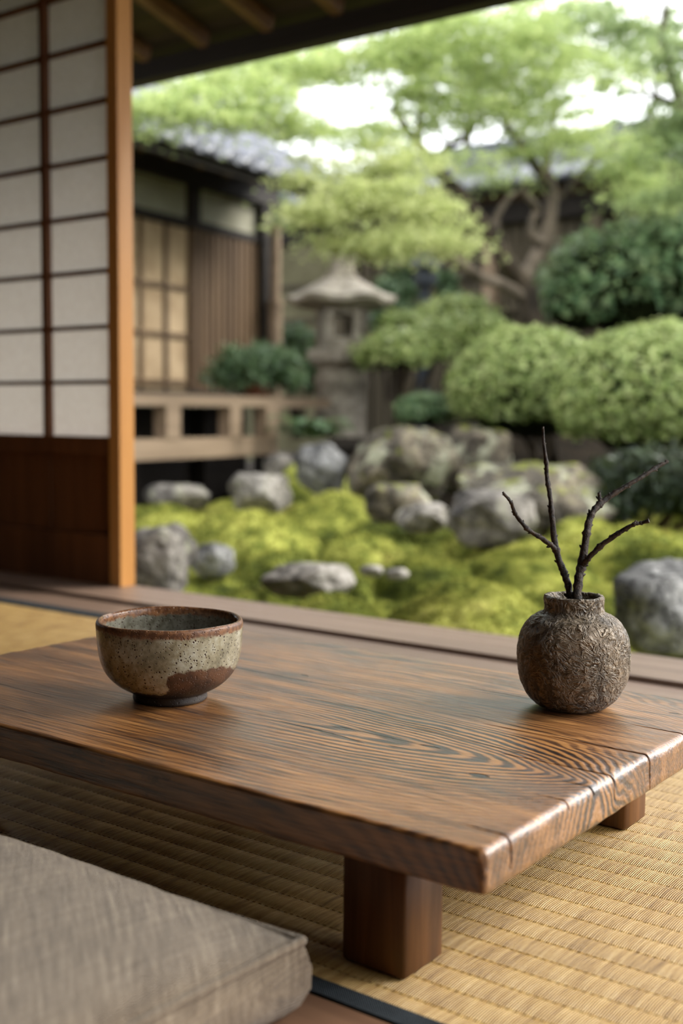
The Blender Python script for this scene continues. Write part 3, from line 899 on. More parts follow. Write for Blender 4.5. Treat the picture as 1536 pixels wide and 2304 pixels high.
def tufts():
    """short moss shoots standing on the carpet"""
    out = []
    for (n, d0, d1, sz) in ((300000, 1.3, 3.3, .0062), (150000, 3.2, 5.6, .011)):
        D_ = np.sqrt(RNG.uniform(d0**2, d1**2, n)); U = RNG.uniform(-1, 1, n)*(.31*D_+.06)
        X = D_*FX+U*math.cos(YAW); Y = D_*FYv+U*math.sin(YAW)
        k = Y > 1.66; X, Y = X[k], Y[k]; k = in_moss(X, Y); X, Y = X[k], Y[k]; m = len(X)
        Z = height(X, Y)
        e = .01
        gx = (height(X+e, Y)-Z)/e; gy = (height(X, Y+e)-Z)/e
        nrm = np.stack([-gx, -gy, np.ones(m)], 1); nrm /= np.linalg.norm(nrm, axis=1)[:,None]
        dirs = nrm+RNG.normal(0, .45, (m,3)); dirs /= np.linalg.norm(dirs, axis=1)[:,None]
        s = sz*RNG.uniform(.6, 1.4, m)[:,None]
        sd = np.cross(dirs, RNG.normal(size=(m,3))); sd /= np.linalg.norm(sd, axis=1)[:,None]
        P = np.stack([X,Y,Z-.001], 1)
        V = np.stack([P-sd*s*.22, P+sd*s*.22, P+dirs*s], 1).reshape(-1,3)
        out.append(V)
    V = np.concatenate(out); F = np.arange(len(V)).reshape(-1,3)
    o = link('moss_shoots', npmesh('moss_shoots', V, F), MAT['moss_tip'], moss)
    o['kind'] = 'stuff'
tufts()
gs = []
for i in range(60):
    for j in range(60):
        x = -16+i*.5; y = 1.6+j*.3
        gs.append((x, y, float(height(x, y, False))-.06-.02))
F = [(i*60+j,(i+1)*60+j,(i+1)*60+j+1,i*60+j+1) for i in range(59) for j in range(59)]
me = bpy.data.meshes.new('garden_ground'); me.from_pydata(gs, [], F); me.update()
o = struct(link('garden_ground', me, MAT['soil'], None, True))
o = struct(MB().box((-30,-14,-.5),(30,1.58,-.30)).build('outer_ground', MAT['soil']))

# ------------------------------------------------------------------ rocks
def rock(label, rect, d, mat='rock', seed=0, cuts=9, group='rocks in the moss garden', flat=1.0, deep=.85, name='garden_rock', rz=None, sub=5, bury=.25):
    x0, y0, x1, y1 = rect
    hw = (x1-x0)/2*d/F_PX; hh = (y1-y0)/2*d/F_PX*(1+bury)
    c = at((x0+x1)/2, (y0+y1)/2+(y1-y0)*bury/2, d)
    import bmesh
    bm = bmesh.new(); bmesh.ops.create_icosphere(bm, subdivisions=sub, radius=1)
    rs = random.Random(seed*13+5)
    planes = []
    for k in range(cuts):
        v = Vector((rs.uniform(-1,1), rs.uniform(-1,1), rs.uniform(-.7,1))).normalized()
        planes.append((v, rs.uniform(.68,.92)))
    planes.append((Vector((rs.uniform(-.15,.15),rs.uniform(-.15,.15),1)).normalized(), .78*flat))
    so = Vector((seed*3.7, seed*1.3, 2))
    for v in bm.verts:
        p = v.co.copy()
        p = Vector([math.copysign(abs(q)**.82, q) for q in p])
        for pl, dd in planes:
            e = p.dot(pl)-dd
            if e > 0: p -= pl*e*.88
        s = 1+.12*mn.noise(p*1.6+so)+.06*mn.noise(p*4+so)+.03*mn.noise(p*9+so)+.018*mn.noise(p*20+so)
        v.co = p*s
    mx = max(abs((v.co.x)) for v in bm.verts); mz = max(abs(v.co.z) for v in bm.verts)
    for v in bm.verts:
        v.co = Vector((v.co.x/mx*hw, v.co.y/mx*hw*deep, v.co.z/mz*hh))
    me = bpy.data.meshes.new(name); bm.to_mesh(me); bm.free()
    o = link(name, me, MAT[mat], None, True)
    o.location = c; o.rotation_euler = (0, 0, YAW if rz is None else rz)
    tag(o, label, 'rock', group)
    return o
rock('large brown grey rock right behind the sliding door edge', (236,1165,442,1322), 3.05, 'rock', 1, 12)
rock('small flat blue grey rock beside the large rock near the door', (426,1214,532,1285), 3.45, 'rock_blue', 2)
rock('wide flat pale stone lying low in the nearest moss', (578,1256,800,1340), 2.85, 'rock_pale', 3, 6, flat=.9, bury=.1)
rock('big grey boulder at the right picture edge behind the vase', (1362,1262,1640,1440), 2.35, 'rock_blue', 4, 10)
rock('rounded pale rock in front of the veranda end', (512,1056,660,1140), 4.9, 'rock_pale', 5, 8)
rock('dim flat rock in the shade under the veranda', (325,1082,474,1140), 4.9, 'rock', 6, 7)
rock('pointed bluish grey rock left of the big lichen boulder', (662,984,785,1096), 5.3, 'rock_blue', 7, 8)
rock('largest lichen covered boulder in front of the stone lantern', (770,940,1030,1112), 5.2, 'rock_moss', 8, 10, sub=6)
rock('mossy boulder joined to the right of the largest boulder', (985,944,1150,1090), 5.6, 'rock_moss', 9, 10)
rock('blocky mossy rock in front of the largest boulder', (818,1076,968,1168), 4.2, 'rock_moss', 10, 9)
rock('small pale pinkish rock between two larger rocks', (888,1120,1008,1186), 3.9, 'rock_pale', 11, 8)
rock('round grey boulder behind the left twig', (1004,1086,1210,1206), 3.7, 'rock', 12, 9)
rock('long low boulder with moss on its top behind the twigs', (1010,1030,1400,1190), 4.5, 'rock_moss', 13, 7, sub=6)
rock('slanting grey rock in the shade under the round shrubs', (1350,1000,1450,1100), 4.9, 'rock', 14, 8)
rock('small reddish rock in the shade at the veranda end', (590,1014,660,1066), 5.7, 'rock', 15, 8)
rock('small pale cobble in the gap between moss mounds', (806,1268,862,1292), 3.0, 'rock_pale', 16, 6, sub=4)
rock('second small cobble right of the first in the moss gap', (864,1276,920,1300), 2.95, 'rock_pale', 17, 6, sub=4)
rock('small mossy cobble near the round shrub stems', (1010,955,1075,1010), 6.0, 'rock', 18, 8, sub=4)

# ------------------------------------------------------------------ stone lantern
LD = 7.3
lc = at(765, 960, LD); lz0 = .2
lant = empty('stone_lantern', (lc.x, lc.y, lz0), YAW)
tag(lant, 'pale weathered stone garden lantern with a wide mossy roof cap', 'stone lantern')
k = LD/F_PX
def Z(py): return at(765, py, LD).z-lz0
def poly(prof, n, rot=0, wob=0.0):
    return MB().lathe(prof, n, fn=(lambda p,i,t: Matrix.Rotation(rot,3,'Z')@(p*(1+wob*mn.noise(p*9)))))
MB().lathe([(0,0),(58*k,0),(57*k,Z(950)),(57*k,Z(905)),(57*k,Z(872)),(60*k,Z(868)),(60*k,Z(852)),(56*k,Z(849)),(56*k,Z(838)),(50*k,Z(832)),(0,Z(832))], 40, cap=False).build('shaft', MAT['lantern'], lant, angle=40)
MB().lathe([(0,Z(834)),(55*k,Z(834)),(70*k,Z(822)),(84*k,Z(812)),(84*k,Z(790)),(62*k,Z(786)),(0,Z(786))], 6, fn=lambda p,i,t: Matrix.Rotation(RAD(30),3,'Z')@p, cap=False).build('platform', MAT['lantern'], lant)
# light box with a window opening on each of four sides
mb = MB(); w = 53*k; q = 22*k; z0, z1 = Z(786), Z(700); zb, zt2 = Z(762), Z(712)
for a in range(4):
    R_ = Matrix.Rotation(a*math.pi/2+RAD(6), 3, 'Z')
    def P3(x, y, z): return R_@Vector((x, y, z))
    t_ = 14*k
    for (xa, xb, za, zc) in ((-w,-q,z0,z1),(q,w,z0,z1),(-q,q,z0,zb),(-q,q,zt2,z1)):
        vs = [P3(xa,-w,za),P3(xb,-w,za),P3(xb,-w+t_,za),P3(xa,-w+t_,za),P3(xa,-w,zc),P3(xb,-w,zc),P3(xb,-w+t_,zc),P3(xa,-w+t_,zc)]
        mb.add(vs, [(3,2,1,0),(4,5,6,7),(0,1,5,4),(1,2,6,5),(2,3,7,6),(3,0,4,7)])
mb.build('light_box', MAT['lantern'], lant)
# roof cap: hexagonal, concave slope, turned-up corners
def capf(p, i, t):
    r_ = math.hypot(p.x, p.y)
    c6 = math.cos(3*t)**2
    s = .94+.08*c6
    return Vector((p.x*s, p.y*s, p.z+.028*c6*(r_/(120*k))**3+.006*mn.noise(p*14)))
MB().lathe([(0,Z(702)),(52*k,Z(702)),(104*k,Z(694)),(119*k,Z(690)),(122*k,Z(680)),(104*k,Z(671)),(84*k,Z(659)),(62*k,Z(645)),(46*k,Z(634)),(38*k,Z(630)),(0,Z(629))], 48, fn=capf, cap=False).build('roof_cap', MAT['lantern'], lant, angle=50)
MB().lathe([(0,Z(634)),(38*k,Z(634)),(40*k,Z(624)),(29*k,Z(620)),(27*k,Z(592)),(33*k,Z(589)),(31*k,Z(580)),(14*k,Z(574)),(0,Z(572))], 20, cap=False).build('finial', MAT['lantern'], lant, angle=50)

# small dark lantern on a post further back
d2 = 8.3; k2 = d2/F_PX; c2 = at(955, 700, d2)
dl = empty('post_lantern', (c2.x, c2.y, .25), YAW); tag(dl, 'small dark bluish lantern on a post before the wooden fence', 'lantern')
def Z2(py): return at(955, py, d2).z-.25
MB().lathe([(0,0),(16*k2,0),(13*k2,.05),(11*k2,Z2(640)),(0,Z2(640))], 12, cap=False).build('post', MAT['lantern_dark'], dl)
MB().lathe([(0,Z2(642)),(24*k2,Z2(642)),(27*k2,Z2(630)),(22*k2,Z2(606)),(40*k2,Z2(602)),(36*k2,Z2(594)),(16*k2,Z2(580)),(6*k2,Z2(570)),(0,Z2(569))], 6, cap=False).build('lamp_box', MAT['lantern_dark'], dl)

# ------------------------------------------------------------------ building across the garden
V_B = 2286.0
def gp(px, d):      # plan position
    h = at(px, 928, d); return Vector((h.x, h.y))
O = gp(300, 5.45)
dirv = (FWD.xy+RIGHT.xy*((V_B-768)/F_PX)).normalized()
outv = Vector((dirv.y, -dirv.x))                    # towards the garden, away from the wall
if outv.dot(RIGHT.xy) < 0: outv = -outv
bang = math.atan2(dirv.y, dirv.x)
house = empty('tea_house', (O.x, O.y, 0), bang)     # local +x recedes along the wall; wall lies on the far side
tag(house, 'traditional wooden house with tiled eave, white plaster panels and veranda', 'house')
sgn = 1 if Vector((-dirv.y, dirv.x)).dot(outv) < 0 else -1   # local +y sign that goes INTO the house
def s_at(px, t):
    """distance along the wall, at set-back t into the house, where direction px meets it"""
    # solve O + dirv*s - outv*t on the ray px
    ray = (FWD.xy+RIGHT.xy*((px-768)/F_PX))
    A = dirv; B = ray; c = O-outv*t
    # c + A s = B l
    det = A.x*(-B.y)-A.y*(-B.x)
    s_ = ((-c.x)*(-B.y)-(-c.y)*(-B.x))/det
    return s_
def dep(px, t):
    s_ = s_at(px, t); p = O+dirv*s_-outv*t; return p.dot(FWD.xy.normalized())*math.cos(0)
def z_at(px, py, t):
    p = O+dirv*s_at(px, t)-outv*t
    fw = FWD.xy
    # find d with at(px,py,d).xy == p
    dxy = (FWD+RIGHT*((px-768)/F_PX)-UP*((py-1152)/F_PX))
    d = p.length/dxy.xy.length
    return at(px, py, d).z
def HB(mb, s0, s1, t0, t1, z0, z1):
    ya, yb = sorted((sgn*t0, sgn*t1))
    mb.box((s0, ya, z0), (s1, yb, z1))
TW = 1.15                                            # veranda depth
SL0 = s_at(250, 0)-.8
s620 = s_at(622, 0); s740 = s_at(742, 0)
zt_ = z_at(500, 890, 0); zb_ = z_at(500, 914, 0)
mb = MB(); HB(mb, SL0, s740, 0, .09, zb_, zt_); mb.build('veranda_edge', MAT['old_pale'], house)
mb = MB()
for i in range(9): HB(mb, SL0, s740, .092+i*.118, .092+i*.118+.114, zt_-.035, zt_-.005)
mb.build('veranda_deck', MAT['old_mid'], house)
zl1 = z_at(460, 985, 0); zl0 = z_at(460, 1030, 0)
mb = MB(); HB(mb, SL0, s620, .01, .09, zl0, zl1); mb.build('lower_beam', MAT['old_pale'], house)
for px, w_ in ((392,.10),(531,.09),(612,.10)):
    s_ = s_at(px, 0); mb = MB(); HB(mb, s_-w_/2*1.1, s_+w_/2*1.1, .0, .08, zl1 if px < 600 else zl0, zb_); mb.build('veranda_post', MAT['old_pale'], house)
for px in (300, 470, 600):
    s_ = s_at(px, .5); mb = MB(); HB(mb, s_-.04, s_+.04, .5, .58, -.2, zb_); mb.build('support', MAT['old_dark'], house)
mb = MB(); HB(mb, SL0, s740, .60, .62, -.2, zb_); mb.build('underdeck_shade', MAT['old_dark'], house)  # dark sheet added to stand in for the shade beneath the veranda
# wall
W0, W1 = SL0, s_at(592, TW)
zsill = zt_; zl = z_at(450, 512, TW); zpt = z_at(430, 418, TW); zpb = z_at(430, 496, TW); 
def post(px, w, z0, z1, mat='old_dark'):
    s_ = s_at(px, TW); mb = MB(); HB(mb, s_-w/2, s_+w/2, TW-.05, TW+.05, z0, z1); mb.build('wall_post', MAT[mat], house)
mb = MB(); HB(mb, W0, W1, TW+.01, TW+.04, zpb, zpt+.05); mb.build('plaster_panel', MAT['plaster'], house)
mb = MB(); HB(mb, W0, W1+.05, TW-.03, TW+.05, zl-.02, zpb); mb.build('lintel', MAT['old_dark'], house)
mb = MB(); HB(mb, W0, W1+.1, TW-.06, TW+.06, zpt, zpt+.13); mb.build('wall_beam', MAT['old_dark'], house)
mb = MB(); HB(mb, W0, W1, TW-.04, TW+.06, zsill-.02, zsill+.05); mb.build('door_sill', MAT['old_dark'], house)
post(431, .075, zl, zpt); post(588, .12, zsill, zpt)
sA, sB, sC = W0, s_at(430, TW), s_at(580, TW)
# lit lattice screen, then the brown slatted door
scr = MB(); HB(scr, sA, sB, TW+.02, TW+.03, zsill+.05, zl-.02); scr = scr.build('lattice_screen', MAT['screen'], house)
mb = MB(); n_ = 12
for i in range(n_+1):
    s_ = sA+(sB-sA)*i/n_; HB(mb, s_-.012, s_+.012, TW+.0, TW+.02, zsill+.05, zl-.02)
for py in (640, 750, 858):
    z_ = z_at(360, py, TW); HB(mb, sA, sB, TW-.004, TW+.02, z_-.012, z_+.012)
mb.build('lattice_bars', MAT['old_mid'], scr)
dr = MB(); HB(dr, sB+.05, sC, TW+.01, TW+.03, zsill+.05, zl-.02); dr = dr.build('slatted_door', MAT['old_dark'], house)
mb = MB(); n_ = 11
for i in range(n_+1):
    s_ = sB+.05+(sC-sB-.05)*i/n_; HB(mb, s_-.024, s_+.024, TW-.02, TW+.01, zsill+.05, zl-.02)
mb.build('door_slats', MAT['old_mid'], dr)
mb = MB(); s_ = sB+.03; HB(mb, s_-.035, s_+.035, TW-.02, TW+.03, zsill+.05, zl-.02); mb.build('door_frame', MAT['old_mid'], house)
# end wall turning away from the garden
mb = MB(); HB(mb, W1-.03, W1, TW+.05, TW+2.6, 0.0, zpt+.1); mb.build('end_wall', MAT['plaster_g'], house)
# roof: tiled slope rising away from the eave
TE = .42                                             # the eave stands this far behind the veranda edge
ze = z_at(520, 352, TE)
zr = z_at(551, 282, TE+1.31); PT = math.atan((zr-.02-ze)/1.22)
ws = (s_at(770, TE)-s_at(390, TE))/10.5
S0, S1 = SL0-.3, s_at(786, TE)
def tiled(name, S0, S1, run, pitch, ztop, tile, rowlen, parent, t0, amp=.022, step=.016, mat='tile'):
    ns = int((S1-S0)/tile*10); nt = int(run/rowlen)*4
    s_ = np.linspace(S0, S1, ns); t_ = np.linspace(0, run, nt+1)
    Sg, Tg = np.meshgrid(s_, t_, indexing='ij')
    ph = (Sg-S0)/tile % 1.0
    prof = amp*np.where(ph < .42, np.sin(np.pi*ph/.42), -.45*np.sin(np.pi*(ph-.42)/.58))
    row = (Tg/rowlen) % 1.0
    Zg = ztop+Tg*math.tan(pitch)+prof+step*(1-row)
    Tt = Tg
    V1 = np.stack([Sg, sgn*(t0+Tt), Zg], -1).reshape(-1,3)
    V2 = V1.copy(); V2[:,2] = (ztop+Tt*math.tan(pitch)).reshape(-1)-.035
    V = np.concatenate([V1, V2]); a, b_ = Sg.shape
    i, j = np.meshgrid(np.arange(a-1), np.arange(b_-1), indexing='ij')
    F = np.stack([i*b_+j, (i+1)*b_+j, (i+1)*b_+j+1, i*b_+j+1], -1).reshape(-1,4)
    N = a*b_; F2 = F[:, ::-1]+N
    rim = []
    for i_ in range(a-1):
        rim.append((i_*b_, i_*b_+N, (i_+1)*b_+N, (i_+1)*b_))
        rim.append((i_*b_+b_-1, (i_+1)*b_+b_-1, (i_+1)*b_+b_-1+N, i_*b_+b_-1+N))
    for j_ in range(b_-1):
        rim.append((j_, j_+1, j_+1+N, j_+N)); q0 = (a-1)*b_
        rim.append((q0+j_, q0+j_+N, q0+j_+1+N, q0+j_+1))
    return link(name, npmesh(name, V, np.concatenate([F, F2, np.array(rim)])), MAT[mat], parent, True)
rf = tiled('tiled_roof', S0, S1, 1.25, PT, ze, ws, .19, house, TE, amp=.048, step=.03)
# round end tiles along the eave
s_ = S0+ws*.21
while s_ < S1:
    MB().tube([(s_, sgn*(TE-.012), ze+.004), (s_, sgn*(TE+.03), ze+.006)], ws*.24, 12).build('eave_end_tile', MAT['tile'], rf, angle=40); s_ += ws
mb = MB(); HB(mb, S0, S1-.03, TE+.05, TE+.08, ze-.085, ze-.03); mb.build('fascia', MAT['old_dark'], house)
mb = MB()
mb.add([(S0, sgn*(TE+.03), ze-.06),(S1-.04, sgn*(TE+.03), ze-.06),(S1-.04, sgn*(TE+1.2), ze-.06+1.17*math.tan(PT)*.9),(S0, sgn*(TE+1.2), ze-.06+1.17*math.tan(PT)*.9),
        (S0, sgn*(TE+.03), ze-.045),(S1-.04, sgn*(TE+.03), ze-.045),(S1-.04, sgn*(TE+1.2), ze-.045+1.17*math.tan(PT)*.9),(S0, sgn*(TE+1.2), ze-.045+1.17*math.tan(PT)*.9)],
       [(3,2,1,0),(4,5,6,7),(0,1,5,4),(1,2,6,5),(2,3,7,6),(3,0,4,7)])
mb.build('soffit', MAT['old_dark'], house)
mb = MB(); s_ = S0+.1
while s_ < S1-.1:
    mb.beam((s_, sgn*(TE+.06), ze-.075), (s_, sgn*(TE+TW-.45), ze-.075+(TW-.5)*math.tan(PT)*.9), .04, .05); s_ += .26
mb.build('eave_rafters', MAT['old_mid'], house)
# ridge of the lower roof, then an upper roof
SR = s_at(640, TE+1.31)
mb = MB(); HB(mb, S0, SR, TE+1.24, TE+1.38, zr-.02, zr+.06)
mb.tube([(S0, sgn*(TE+1.31), zr+.06), (SR, sgn*(TE+1.31), zr+.06)], .045, 12); mb.build('roof_ridge', MAT['ridge'], house)
mb = MB(); HB(mb, S0, SR-.1, TE+1.42, TE+1.5, zr-.6, zr+.07); mb.build('upper_wall', MAT['plaster'], house)
tiled('upper_roof', S0, SR, 1.0, RAD(24), zr+.08, ws, .19, house, TE+1.40)
# pale corner post with a collar, standing at the end of the house
cp = gp(618, 8.35)
mb = MB(); zz0 = .2
cpost = MB().tube([(cp.x, cp.y, .25), (cp.x, cp.y, at(618, 690, 8.35).z)], .050, 16).tube([(cp.x, cp.y, at(618, 690, 8.35).z), (cp.x, cp.y, at(618, 515, 8.35).z)], .036, 16).tube([(cp.x, cp.y, at(618, 692, 8.35).z), (cp.x, cp.y, at(618, 680, 8.35).z)], .058, 16)
o = cpost.build('round_post', MAT['old_pale'], None, angle=40)
tag(o, 'pale round wooden post at the house corner left of the stone lantern', 'post')

# ------------------------------------------------------------------ garden wall at the back
WY = gp(1120, 9.2).y
gw = empty('garden_wall', (0, WY, 0)); tag(gw, 'long wooden board fence with tiled coping behind the maple tree', 'fence')
def gx(px):
    ray = (FWD.xy+RIGHT.xy*((px-768)/F_PX)); return ray.x*WY/ray.y
def gz(px, py):
    dxy = FWD+RIGHT*((px-768)/F_PX)-UP*((py-1152)/F_PX); d = WY/dxy.y; return EYE+dxy.z*d
xa, xb = gx(560), gx(1900)
ztf = gz(1200, 498); zbm = gz(1200, 455)
mb = MB(); x_ = xa; i = 0
while x_ < xb:
    w_ = .115+.02*math.sin(i*2.3); mb.box((x_, -.012+.008*math.sin(i*1.7), .0), (x_+w_-.020, .012, ztf)); x_ += w_; i += 1
mb.build('boards', MAT['fence'], gw)
MB().box((xa, .013, 0), (xb, .03, ztf)).build('backing', MAT['old_dark'], gw)
MB().box((xa, -.03, 0), (gx(745), -.0125, ztf)).build('plaster_section', MAT['plaster_g'], gw)
mb = MB().box((xa, -.05, gz(1200,615)), (xb, -.014, gz(1200,603))).box((xa, -.05, gz(1200,700)), (xb, -.014, gz(1200,690))); mb.build('rails', MAT['fence'], gw)
mb = MB().box((xa, -.10, ztf), (xb, .08, zbm)); mb.build('top_beam', MAT['old_dark'], gw)
mb = MB().box((xa, -.04, zbm), (xb, .04, gz(1200, 425))); mb.build('upper_board', MAT['old_mid'], gw)
for px in (770, 1100, 1330, 1600):
    x_ = gx(px); MB().box((x_-.05, -.09, 0), (x_+.05, -.015, ztf)).build('fence_post', MAT['old_pale' if px == 1100 else 'fence'], gw)
sg_, sgn = sgn, 1
cpz = gz(1200, 425)
tiled('coping', xa, xb, .42, RAD(28), cpz, .15, .14, gw, -.40, mat='tile')
sgn = -1
tiled('coping', xa, xb, .42, RAD(28), cpz, .15, .14, gw, -.44, mat='tile')
sgn = sg_
MB().box((xa, -.05, cpz+.2), (xb, .09, cpz+.31)).build('coping_ridge', MAT['tile'], gw)

# roof of a neighbouring house beyond the wall
nb = empty('neighbour_house', (gx(960), WY+1.2, 0)); tag(nb, 'neighbouring house with grey tiled roof glimpsed above the fence through the maple', 'house')
zn = gz(900, 372)-.12
sg_, sgn = sgn, 1
tiled('tiled_roof', -2.2, 1.6, 1.6, RAD(24), zn, .16, .2, nb, -.3)
sgn = sg_
MB().box((-2.0, .0, 0), (1.4, .06, zn)).build('wall', MAT['plaster'], nb)
MB().box((-2.2, 1.28, zn+.66), (1.6, 1.45, zn+.84)).build('roof_ridge', MAT['ridge'], nb)

# ------------------------------------------------------------------ foliage
def leaf_shape(kind):
    if kind == 'maple':
        pts = []
        for i in range(5):
            a = math.pi/2+(i-2)*RAD(52); r = (1.0, .92, .72)[abs(i-2)]
            am = a-RAD(26)
            pts.append((.34*math.cos(am), .34*math.sin(am)) if i else (.16*math.cos(am), .16*math.sin(am)))
            pts.append((r*math.cos(a), r*math.sin(a)))
        a = math.pi/2+2*RAD(52)+RAD(26); pts.append((.16*math.cos(a), .16*math.sin(a)))
        return np.array(pts)
    if kind == 'long':
        return np.array([(0,-1),(.20,-.45),(.24,.1),(.12,.6),(0,1),(-.12,.6),(-.24,.1),(-.20,-.45)])
    return np.array([(0,-1),(.42,-.35),(.45,.25),(0,1),(-.45,.25),(-.42,-.35)])
def leaves_mesh(name, P, Nrm, size, kind, jitter=.35):
    n = len(P); sh = leaf_shape(kind); k = len(sh)
    Nrm = Nrm+RNG.normal(0, jitter, (n,3)); Nrm /= np.linalg.norm(Nrm, axis=1)[:,None]
    T = np.cross(Nrm, RNG.normal(size=(n,3))); T /= np.linalg.norm(T, axis=1)[:,None]
    B = np.cross(Nrm, T)
    s = (size*RNG.uniform(.6, 1.25, n))[:,None,None]
    V = P[:,None,:]+(T[:,None,:]*sh[None,:,0:1]+B[:,None,:]*sh[None,:,1:2])*s
    # cup each leaf a little
    V = V-Nrm[:,None,:]*(sh[None,:,0:1]**2+sh[None,:,1:2]**2)*.18*s
    V = V.reshape(-1,3)
    return npmesh(name, V, np.arange(n*k).reshape(n,k))

def canopy_points(pads):
    Ps, Ns = [], []
    for (px, py, rx, ry, d, dens) in pads:
        c = np.array(at(px, py, d)); a = rx*d/F_PX; b = ry*d/F_PX
        n = int(dens*780)
        # twiggy sprays: several flat sprays inside the pad
        ns = max(4, n//42)
        q = RNG.normal(size=(ns,3)); q /= np.linalg.norm(q, axis=1)[:,None]; q *= RNG.uniform(.02, 1.35, ns)[:,None]**.5
        sc = c+q[:,0:1]*np.array(RIGHT)*a+q[:,1:2]*np.array((-math.sin(YAW),math.cos(YAW),0))*a*.9+q[:,2:3]*np.array((0,0,1))*b
        idx = RNG.integers(0, ns, n)
        off = RNG.normal(size=(n,3))*np.array([.075,.075,.014])
        P = sc[idx]+off; P[:,2] -= .25*(off[:,0]**2+off[:,1]**2)*6
        Ps.append(P); Ns.append(np.tile([0,0,1.0],(n,1)))
    return np.concatenate(Ps), np.concatenate(Ns)
def limb(pts, rad, mat, parent, name, seed=0):
    P = catmull([at(*p) for p in pts], 6); n = len(P)
    P = [p+Vector((mn.noise(p*4+Vector((seed,0,0))), mn.noise(p*4+Vector((0,seed,0))), 0))*.03*min(1, i/4) for i, p in enumerate(P)]
    MB().tube(P, lerp_list(rad, n), 12, .25, seed).build(name, MAT[mat], parent, True)

mp = empty('maple_tree', at(1205, 850, 7.0)); 
tag(mp, 'spreading maple tree with forked leaning trunk and bright green layered leaves', 'tree')
mp_loc = Vector(mp.location)
class Shift:
    pass
def unparent_offset(o): o.matrix_parent_inverse = Matrix.Translation(-mp_loc)
def mlimb(pts, rad, mat, name, seed):
    P = catmull([at(*p) for p in pts], 6); n = len(P)
    P = [p-mp_loc+Vector((mn.noise(p*4+Vector((seed,0,0))), mn.noise(p*4+Vector((0,seed,0))), 0))*.03*min(1, i/4) for i, p in enumerate(P)]
    MB().tube(P, lerp_list(rad, n), 12, .25, seed).build(name, MAT[mat], mp, True)
mlimb([(1215,900,7),(1200,760,7),(1188,690,7),(1170,640,7),(1130,580,6.9),(1110,540,6.9),(1060,480,6.8),(1010,420,6.7),(955,345,6.6),(915,290,6.5),(880,240,6.4)], [.085,.075,.065,.062,.055,.052,.045,.04,.032,.025,.015], 'bark', 'trunk', 1)
mlimb([(1172,640,7),(1200,590,7.05),(1222,550,7.1),(1236,480,7.1),(1238,420,7.1),(1225,370,7.2),(1240,300,7.2),(1262,230,7.2)], [.05,.042,.04,.036,.034,.028,.02,.012], 'bark_pale', 'branch', 2)
mlimb([(1236,430,7.1),(1205,370,7.0),(1160,310,6.9),(1130,270,6.8),(1095,220,6.7)], [.03,.027,.022,.018,.01], 'bark', 'branch', 3)
mlimb([(1224,548,7.1),(1195,535,7.0),(1192,500,7.0),(1205,470,7),(1186,440,6.9),(1178,420,6.9)], [.03,.026,.02,.024,.02,.01], 'bark_pale', 'branch', 4)
mlimb([(1108,535,6.9),(1112,490,6.9),(1140,455,6.9),(1165,430,7)], [.03,.02,.016,.01], 'bark_pale', 'branch', 5)
mlimb([(1180,670,7),(1130,640,6.8),(1080,625,6.7),(1030,590,6.6),(975,560,6.5),(900,545,6.3)], [.035,.03,.028,.022,.018,.01], 'bark_pale', 'branch', 6)
mlimb([(990,400,6.7),(1000,340,6.8),(1060,300,6.8),(1090,240,6.8)], [.026,.02,.015,.01], 'bark', 'branch', 7)
mlimb([(960,350,6.6),(945,300,6.6),(950,200,6.5),(930,120,6.4)], [.024,.02,.016,.01], 'bark', 'branch', 8)
mlimb([(1020,440,6.7),(960,420,6.4),(860,400,6.1),(760,420,5.9),(690,450,5.8)], [.024,.018,.014,.010,.006], 'bark', 'branch', 9)
mlimb([(1236,460,7.1),(1290,410,7.2),(1350,350,7.2),(1420,300,7.2),(1500,260,7.1)], [.024,.02,.016,.012,.008], 'bark', 'branch', 10)
PADS_Y = [(700,475,60,26,5.7,1.0),(770,450,90,30,5.8,1.6),(860,430,100,34,5.9,1.9),(790,540,75,24,5.9,1.2),(880,545,100,28,6.0,1.9),(970,520,90,30,6.2,1.4),
          (960,465,80,34,6.2,1.2),(880,360,110,34,6.1,1.4),(770,375,90,24,6.0,.9),(1010,560,50,16,6.3,.5),(690,400,50,18,5.8,.4)]
PADS_M = [(690,300,60,20,5.8,.4),(620,262,60,18,5.7,.4),(380,258,90,20,5.3,.55),(500,268,70,16,5.4,.4),(325,300,30,12,5.2,.1),(420,215,110,34,5.4,1.2),(340,235,60,30,5.2,.7),(520,195,110,44,5.6,1.8),(560,255,80,26,5.6,.6),(640,150,110,34,5.9,1.4),(730,300,70,18,6.0,.5),(760,140,120,34,6.1,1.6),
          (880,110,120,46,6.2,2.0),(960,200,90,60,6.3,1.8),(860,300,90,26,6.2,.9),(1000,90,130,60,6.4,2.6),(1110,60,130,50,6.5,2.2),(1120,160,120,60,6.6,2.6),(1080,250,90,40,6.6,1.4),
          (1200,200,120,60,6.9,2.4),(1210,100,110,50,6.8,2.2),(1260,300,110,46,7.0,1.7),(1170,330,80,30,6.9,.8),(1300,130,90,50,7.0,1.4),(1240,20,120,40,6.7,1.4),(1010,360,80,30,6.5,.7),(1360,330,110,40,7.1,1.5),
          (1440,370,100,44,7.0,1.6),(1500,300,70,36,6.9,1.0),(1410,140,70,40,7.0,.8),(680,250,40,16,5.9,.15),(1480,430,80,40,6.8,1.3),(930,20,90,30,6.1,.8),(1100,400,70,22,6.8,.4)]
for nm, pads, mt in (('foliage', PADS_Y, 'maple_y'), ('foliage', PADS_M, 'maple')):
    P, N_ = canopy_points(pads)
    link(nm, leaves_mesh('foliage', P-np.array(mp_loc), N_, .025, 'maple', .6), MAT[mt], mp)

